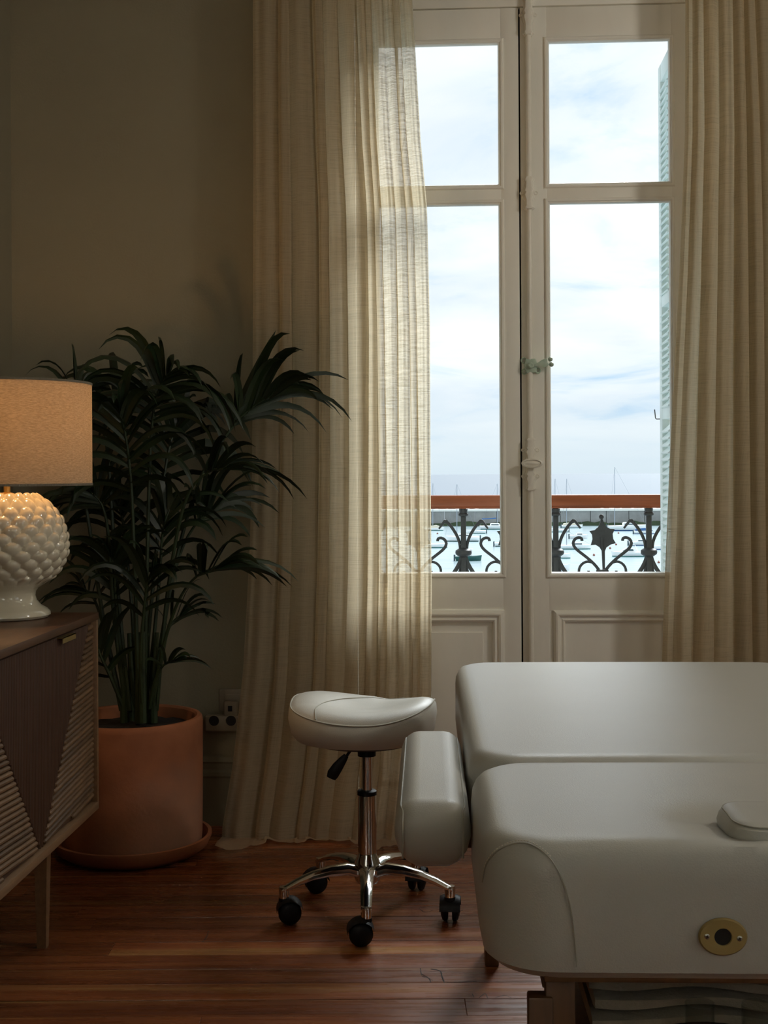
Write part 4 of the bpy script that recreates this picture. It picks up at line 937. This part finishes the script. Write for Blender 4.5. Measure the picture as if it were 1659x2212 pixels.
for k in range(5):
    a = -pi/2-YAW*0+2*pi*k/5-R(-3.2)*1
    dx, dy = cos(a), sin(a); S_ = Vector((-dy, dx, 0)); D_ = Vector((dx, dy, 0)); base = Vector((SCX, SCY, 0))
    cen = [(.020, .122, .034, .036), (.06, .134, .024, .032), (.11, .133, .0195, .027), (.16, .125, .0180, .022), (.205, .111, .0168, .0190), (.235, .098, .0155, .0160), (.252, .092, .0145, .0150)]
    V = []; n = 10
    for r_, z_, hw, hh in cen:
        for j in range(n):
            q = 2*pi*(j+.5)/n; V.append(base+D_*r_+S_*(hw*cos(q))+Vector((0, 0, z_+hh*.55*max(sin(q), -.9)+0)))
    Fc = [(i*n+j, i*n+(j+1) % n, (i+1)*n+(j+1) % n, (i+1)*n+j) for i in range(len(cen)-1) for j in range(n)]+[tuple(reversed(range(n))), tuple((len(cen)-1)*n+j for j in range(n))]
    lgp = join((V, Fc), lathe([(.0145, .070), (.0150, .094), (.0135, .102)], 18, (SCX+dx*RB, SCY+dy*RB, 0)))
    put('leg', lgp, 'chrome', st)
    # castor: swivel hood with two wheels
    sw = [R(200), R(150), R(95), R(85), R(170)][k] if k else R(190)
    sw = {0: R(188), 1: R(88), 2: R(80), 3: R(200), 4: R(10)}[k]
    cb = Vector((SCX+dx*RB, SCY+dy*RB, 0)); fd = Vector((cos(sw), sin(sw), 0)); ax = Vector((-fd.y, fd.x, 0)); wc = cb+fd*.015+Vector((0, 0, .0325))
    wr = .0322
    cs = put('castor', join(lathe([(.010, .056), (.016, .064), (.015, .072)], 14, cb)), 'black_plastic', st)
    Mw = Matrix.Translation(wc) @ Matrix((fd, Vector((0, 0, 1)), ax)).transposed().to_4x4()
    for s_ in (-1, 1):
        wl = xf(lathe([(.006, 0), (wr-.004, 0), (wr, .003), (wr, .011), (wr-.004, .016), (.016, .020), (.004, .021)], 24), Mw @ Matrix.Scale(s_, 4, (0, 0, 1)) @ Matrix.Translation((0, 0, .006)))
        put('wheel', wl, 'black_plastic', cs)
    ho = []
    for q in range(11):
        a2 = R(5)+R(175)*q/10; rr = wr+.0045+.003*sin(a2)
        for s_ in (-.029, -.019, .019, .029):
            ho.append(wc+fd*(-cos(a2)*rr)*1.0+Vector((0, 0, sin(a2)*rr*(1.0 if abs(s_) < .02 else .88)))+ax*s_)
    Fc = [(i*4+j, i*4+j+1, (i+1)*4+j+1, (i+1)*4+j) for i in range(10) for j in range(3)]
    put('hood', (ho, Fc), 'black_plastic', cs)

# ------------------------------------------------------------------ massage table
TA = R(1.3); TZ = .750
TL = Vector((.031, 1.745, 0))                 # near left corner of the top, before rounding
ex, ey = Vector((cos(TA), sin(TA), 0)), Vector((-sin(TA), cos(TA), 0))
WT = .885
def TP(a, b, z): q = TL+ex*a+ey*b; return Vector((q.x, q.y, z))
tb = empty('massage_table', TP(WT/2, .85, 0), 'cream leather massage table with armrest and wooden frame', 'massage table')
inset_list = [.010+i*.0095 for i in range(28)]
prof_c = [(.06, .569), (.020, .567), (.006, .579), (.0, .61), (.0, .705), (.002, .723), (.008, .737), (.017, .746), (.029, .7498), (.045, .7505)]
def near_z(x, y, i, n0):
    if i < 8: return 0
    yc = .112-.265                          # breath hole centre relative to the cushion centre
    q = (abs(x/.100)**2.6+abs((y-yc)/.074)**2.6)**(1/2.6)
    st_ = max(0, min(1, (y-yc+.045)/.09)); st_ = st_*st_*(3-2*st_)
    lf = max(0, min(1, (-x-.02)/.08))*.6
    soft = -.016*math.exp(-((max(q, 1)-1.0)/.50)**2)*max(st_, lf)
    return (min(soft, -.014) if q < .93 else soft)+.004*cos(x*3)*cos(y*4)*(1 if q > 1 else .5)
n0c = TP(WT/2, .265, 0)
ins = [.045+.008*i for i in range(1, 28)]
cu = put('cushion', cushion((n0c.x, n0c.y), WT/2, .265, .105, prof_c, near_z, TA, ins, kx=70, ky=34, kc=10), 'leather', tb)
cu.data.polygons.foreach_set('use_smooth', [True]*len(cu.data.polygons))
f0c = TP(WT/2, .537+.60, 0)
def far_z(x, y, i, n0): return 0 if i < 8 else .004*cos(x*3)*cos(y*2)-.001
cf = put('cushion', cushion((f0c.x, f0c.y), WT/2, .598, .10, prof_c, far_z, TA, [.045+.02*i for i in range(1, 19)], kx=24, ky=30, kc=10), 'leather', tb)
cf.data.polygons.foreach_set('use_smooth', [True]*len(cf.data.polygons))
# stitched corner arc on the end face
def onend(a, z):
    r_ = .105; b = r_-math.sqrt(max(0, r_*r_-(max(0, r_-a))**2)) if a < r_ else 0
    return TP(a, b-.0008, z)
stp = [(1042, 1905), (1050, 1868), (1072, 1842), (1105, 1830), (1140, 1830), (1175, 1845), (1200, 1872), (1220, 1915), (1235, 1975), (1242, 2040), (1246, 2088)]
sp = []
for u, v in stp:
    q = P(u, v, 1.755); a = (q-TL).dot(ex); 
    for it in range(4):
        w3 = onend(a, .6); q = P(u, v, w3.y); a = (q-TL).dot(ex)
    zz_ = q.z; inset = interp([(.60, 0), (.705, 0), (.723, .002), (.737, .008), (.746, .017), (.7498, .029)], zz_)
    sp.append(onend(a, zz_)+ey*(inset-.0006))
sp = spline(sp, 110)
put('seam', tube(sp, .0011, 5), 'leather_seam', cu)
g = []
for i in range(0, 62, 2):
    off = Vector((-.0, 0, .0035)); g.append(tube([sp[i]+off-ey*.0006, sp[i+1]+off-ey*.0006], .0008, 4))
put('stitching', join(*g), 'thread', cu)
# escutcheons for the head-rest posts
for u in (1563,):
    q = P(1563, 2026, 1.745); a0 = (q-TL).dot(ex)
for a_ in (a0, WT-a0):
    cc = TP(a_, -.0015, q.z); rot = Matrix((ex, Vector((0, 0, 1)), -ey)).transposed().to_4x4(); Mw = Matrix.Translation(cc) @ rot
    def el(rx_, rz_, d): return [Mw @ Vector((rx_*cos(2*pi*k/40), rz_*sin(2*pi*k/40), d)) for k in range(40)]
    es = put('escutcheon', loft([el(.0325, .0252, 0), el(.0325, .0252, .002), el(.0305, .0232, .0042), el(.0135, .0135, .0045), el(.0118, .0118, .0040), el(.0112, .0112, .0012)]), 'escutcheon', tb)
    put('post_hole', loft([el(.0112, .0112, .0012), el(.0110, .0110, .0016)]), 'dark_gap', es)
    for s_ in (-1, 1):
        Ms = Mw @ Matrix.Translation((s_*.0215, -s_*.0012, .004)) @ Matrix.Rotation(.5*s_, 4, 'Z')
        sc_ = put('screw', xf(lathe([(.0036, 0), (.0036, .0008), (.0028, .0014), (.0005, .0015)], 16), Ms), 'screw_metal', es)
        put('screw_slot', xf(join(box(-.0022, .0022, -.0005, .0005, .0013, .0017), box(-.0005, .0005, -.0022, .0022, .0013, .0017)), Ms), 'dark_gap', sc_, smooth=False)
# armrest along the left side
ar = [P(1018, 1025, 2.08).x, 0]
aw = .124
aC = Vector((-.048, 2.385, 0)); arz = .722
aprof = [(.050, arz-.112), (.034, arz-.108), (.018, arz-.098), (.006, arz-.082), (0, arz-.060), (0, arz-.045), (.002, arz-.030), (.007, arz-.018), (.014, arz-.009), (.023, arz-.003), (.034, arz)]
am = put('armrest', cushion((aC.x, aC.y), aw/2, .315, .040, aprof, None, TA, [.042, .052], kx=6, ky=20), 'leather', tb)
am.data.polygons.foreach_set('use_smooth', [True]*len(am.data.polygons))
for sd in (-1, 1):
    ln = []; xo = sd*(aw/2-.010); zo = -.0122
    for yq, dz in [(-.3155, -.085), (-.3155, -.060), (-.3140, -.038), (-.3060, -.024), (-.292, -.0155)]+[(-.27+.54*q/12, -.0128) for q in range(13)]+[(.30, -.018)]:
        ln.append(Vector((aC.x+xo*(1 if abs(yq) < .28 else .93)*cos(TA)-yq*sin(TA), aC.y+xo*sin(TA)+yq*cos(TA), arz+dz)))
    put('piping', tube(spline(ln, 60), .0017, 6), 'leather_seam', am)
put('armrest_bracket', box(aC.x-.01, .12, 2.30, 2.44, arz-.135, arz-.112, .003), 'table_wood', tb)
# timber frame under the cushions
def tbox(a0_, a1, b0, b1, z0, z1, bev=.002):
    g = box(a0_, a1, b0, b1, z0, z1, bev); return [TP(v.x, v.y, v.z) for v in g[0]], g[1]
put('frame_board', tbox(.085, WT-.085, .02, .05, .560, .573), 'table_wood', tb)
put('frame_board', tbox(.085, .115, .055, 1.70, .538, .571), 'table_wood', tb)
put('frame_board', tbox(WT-.115, WT-.085, .055, 1.70, .538, .571), 'table_wood', tb)
put('frame_board', tbox(.085, WT-.085, 1.66, 1.69, .560, .573), 'table_wood', tb)
lu0, lu1 = P(1176, 2150, 1.80), P(1240, 2150, 1.80)
la0 = (lu0-TL).dot(ex); la1 = (lu1-TL).dot(ex)
for a_ in (la0, WT-la1):
    put('leg', join(tbox(a_, a_+(la1-la0), .035, .060, .30, .557, .003), tbox(a_-.024 if a_ < .4 else a_+(la1-la0)-.01, a_+.010 if a_ < .4 else a_+(la1-la0)+.024, .030, .058, .0, .535, .003)), 'table_wood', tb)
far_leg = PZ(1056, 2062, 0.0)
for a_ in (.07, WT-.11):
    put('leg', tbox(a_, a_+.035, 1.55, 1.59, 0, .55, .003), 'table_wood', tb)
put('leg', box(far_leg.x-.012, far_leg.x+.016, far_leg.y-.01, far_leg.y+.02, 0, .575, .003), 'table_wood', tb)
put('leg', box(far_leg.x+.72, far_leg.x+.75, far_leg.y-.01, far_leg.y+.02, 0, .575, .003), 'table_wood', tb)
put('lower_shelf', tbox(.14, WT-.10, .07, .62, .350, .368, .002), 'table_wood', tb)
# breath-hole plug
pc = TP(WT/2, .112, 0)
pprof = [(.020, .7345), (.006, .7355), (.001, .742), (.0, .750), (.003, .759), (.010, .7655), (.020, .7685)]
def plz(x, y, i, n): return 0 if i < 5 else -.006*max(0, -y/.07)*1.0+.002
pg = put('face_pillow', cushion((pc.x, pc.y), .098, .072, .045, pprof, plz, TA, [.028, .038, .048, .058, .068], kx=10, ky=6), 'leather', origin=(pc.x, pc.y, .7345))
pg.data.polygons.foreach_set('use_smooth', [True]*len(pg.data.polygons))
tag(pg, 'small cream leather plug pillow set in the face hole of the massage table', 'pillow')
put('piping', tube([Vector((pc.x+x*cos(TA)-y*sin(TA), pc.y+x*sin(TA)+y*cos(TA),  .7662-.004*max(0, -y/.07))) for x, y in rrect(.098-.008, .072-.008, .038, 8, 10, 6)], .0013, 5, closed=True), 'leather_seam', pg)
# folded blankets and two glasses on the shelf below
def blanket(name, a0_, a1, b0, b1, z0, z1, label, m, seed):
    rd = random.Random(seed); bm = bmesh.new(); V = []; Fc = []; nx, ny = 26, 14
    # folded slab with sagging, rumpled layers
    layers = 3; gs = []
    for L in range(layers):
        zA, zB_ = z0+(z1-z0)*L/layers+.001, z0+(z1-z0)*(L+1)/layers-.002; V = []
        o1, o2 = rd.uniform(-.012, .012), rd.uniform(-.012, .012); n = 16
        for i in range(nx+1):
            a = a0_+o1+(a1-a0_)*i/nx; sag = .012*sin(i*.55+seed)+.010*sin(i*.23+L)
            for j in range(n):
                q = 2*pi*j/n; cb_ = (b0+b1)/2+o2+((b1-b0)/2)*max(-1, min(1, 1.25*cos(q))); cz_ = (zA+zB_)/2+((zB_-zA)/2)*max(-1, min(1, 1.25*sin(q)))
                V.append(TP(a, cb_+.004*sin(i*.8+j), cz_+sag*.35))
        Fc = [(i*n+j, i*n+(j+1) % n, (i+1)*n+(j+1) % n, (i+1)*n+j) for i in range(nx) for j in range(n)]+[tuple(reversed(range(n))), tuple(nx*n+j for j in range(n))]
        gs.append((V, Fc))
    o = put(name, join(*gs), m, origin=TP((a0_+a1)/2, (b0+b1)/2, z0)); tag(o, label, 'blanket', 'blankets under the massage table'); return o
blanket('blanket', .20, .76, .16, .60, .372, .430, 'dark folded blanket at the bottom of the shelf pile', 'blanket_dark', 1)
blanket('blanket', .17, .78, .14, .60, .446, .525, 'beige folded blanket on top of the shelf pile', 'blanket', 4)
for u, lb in ((1512, 'small drinking glass under the table, nearer its left leg'), (1634, 'small drinking glass under the table, at the right picture edge')):
    q = P(u, 2190, 1.85); gz = .369
    put_ = put('drinking_glass', lathe([(.001, gz), (.017, gz), (.0185, gz+.004), (.021, .502), (.0195, .502), (.0172, gz+.008), (.001, gz+.008)], 28, (q.x, q.y, 0), cap=False), 'drinking_glass', origin=(q.x, q.y, gz)); tag(put_, lb, 'glass', 'glasses under the massage table')

# ------------------------------------------------------------------ sockets
p0 = P(474, 1536, WY); p1 = P(534, 1488, WY)
ws = put('wall_socket', join(box(p0.x, p1.x, WY-.009, WY, p0.z, p1.z, .003), box(p0.x+.022, p1.x-.022, WY-.012, WY-.008, p0.z+.016, p1.z-.018, .002)), 'socket_plastic', origin=((p0.x+p1.x)/2, WY, p0.z))
tag(ws, 'pale wall socket plate low on the wall beside the curtain', 'socket')
q0 = P(447, 1576, WY); q1 = P(522, 1541, WY)
ad = empty('socket_adapter', ((q0.x+q1.x)/2, WY-.012, q0.z), 'double plug adapter with two round sockets below the wall plate', 'adapter')
put('body', join(box(q0.x, q1.x, WY-.045, WY-.012, q0.z, q1.z, .008, 3), box(P(487, 1500, WY).x, P(516, 1500, WY).x, WY-.042, WY-.012, q1.z-.01, P(487, 1512, WY).z, .006, 3)), 'socket_plastic', ad)
for u in (462, 499):
    cc = P(u, 1557, WY-.046); Mw = Matrix.Translation((cc.x, WY-.045, cc.z)) @ Matrix.Rotation(pi/2, 4, 'X')
    rg = put('socket_well', xf(lathe([(.0205, 0), (.0205, .0015), (.0185, .002), (.018, -.0) , (.0175, -.0)], 28), Mw), 'socket_plastic', ad)
    put('well_floor', xf(lathe([(.0178, .0003), (.0178, .0008)], 28), Mw), 'dark_gap', rg)
    put('pins', join(*[xf(lathe([(.0028, .0005), (.0028, .0018), (.0014, .0019)], 10), Mw @ Matrix.Translation((s_*.0095, 0, 0))) for s_ in (-1, 1)]), 'black_plastic', rg)
put('switch', box(P(497, 1524, WY).x, P(506, 1524, WY).x, WY-.045, WY-.041, P(497, 1532, WY).z, P(497, 1520, WY).z, .001), 'black_plastic', ad)

# added pendant fill light, unseen right of the frame
pe = empty('fill_pendant', (FILL_PEND.x, FILL_PEND.y, HC), 'white globe pendant added as unseen fill light over the massage table', 'lamp')
put('canopy', lathe([(.055, HC-.03), (.06, HC)], 24, (FILL_PEND.x, FILL_PEND.y, 0)), 'door_paint', pe)
put('cord', tube([(FILL_PEND.x, FILL_PEND.y, HC), (FILL_PEND.x, FILL_PEND.y, FILL_PEND.z+.17)], .004, 6), 'black_plastic', pe)
put('fitter', lathe([(.03, FILL_PEND.z+.15), (.035, FILL_PEND.z+.17), (.02, FILL_PEND.z+.20)], 20, (FILL_PEND.x, FILL_PEND.y, 0)), 'brass', pe)
emit_mat('fill_globe', (1.0, 0.93, 0.82), FILL_RADIANCE)
put('globe', lathe([(.150*sin(pi*k/16)+.0005, FILL_PEND.z-.150*cos(pi*k/16)) for k in range(17)], 32, (FILL_PEND.x, FILL_PEND.y, 0), cap=False), 'fill_globe', pe)
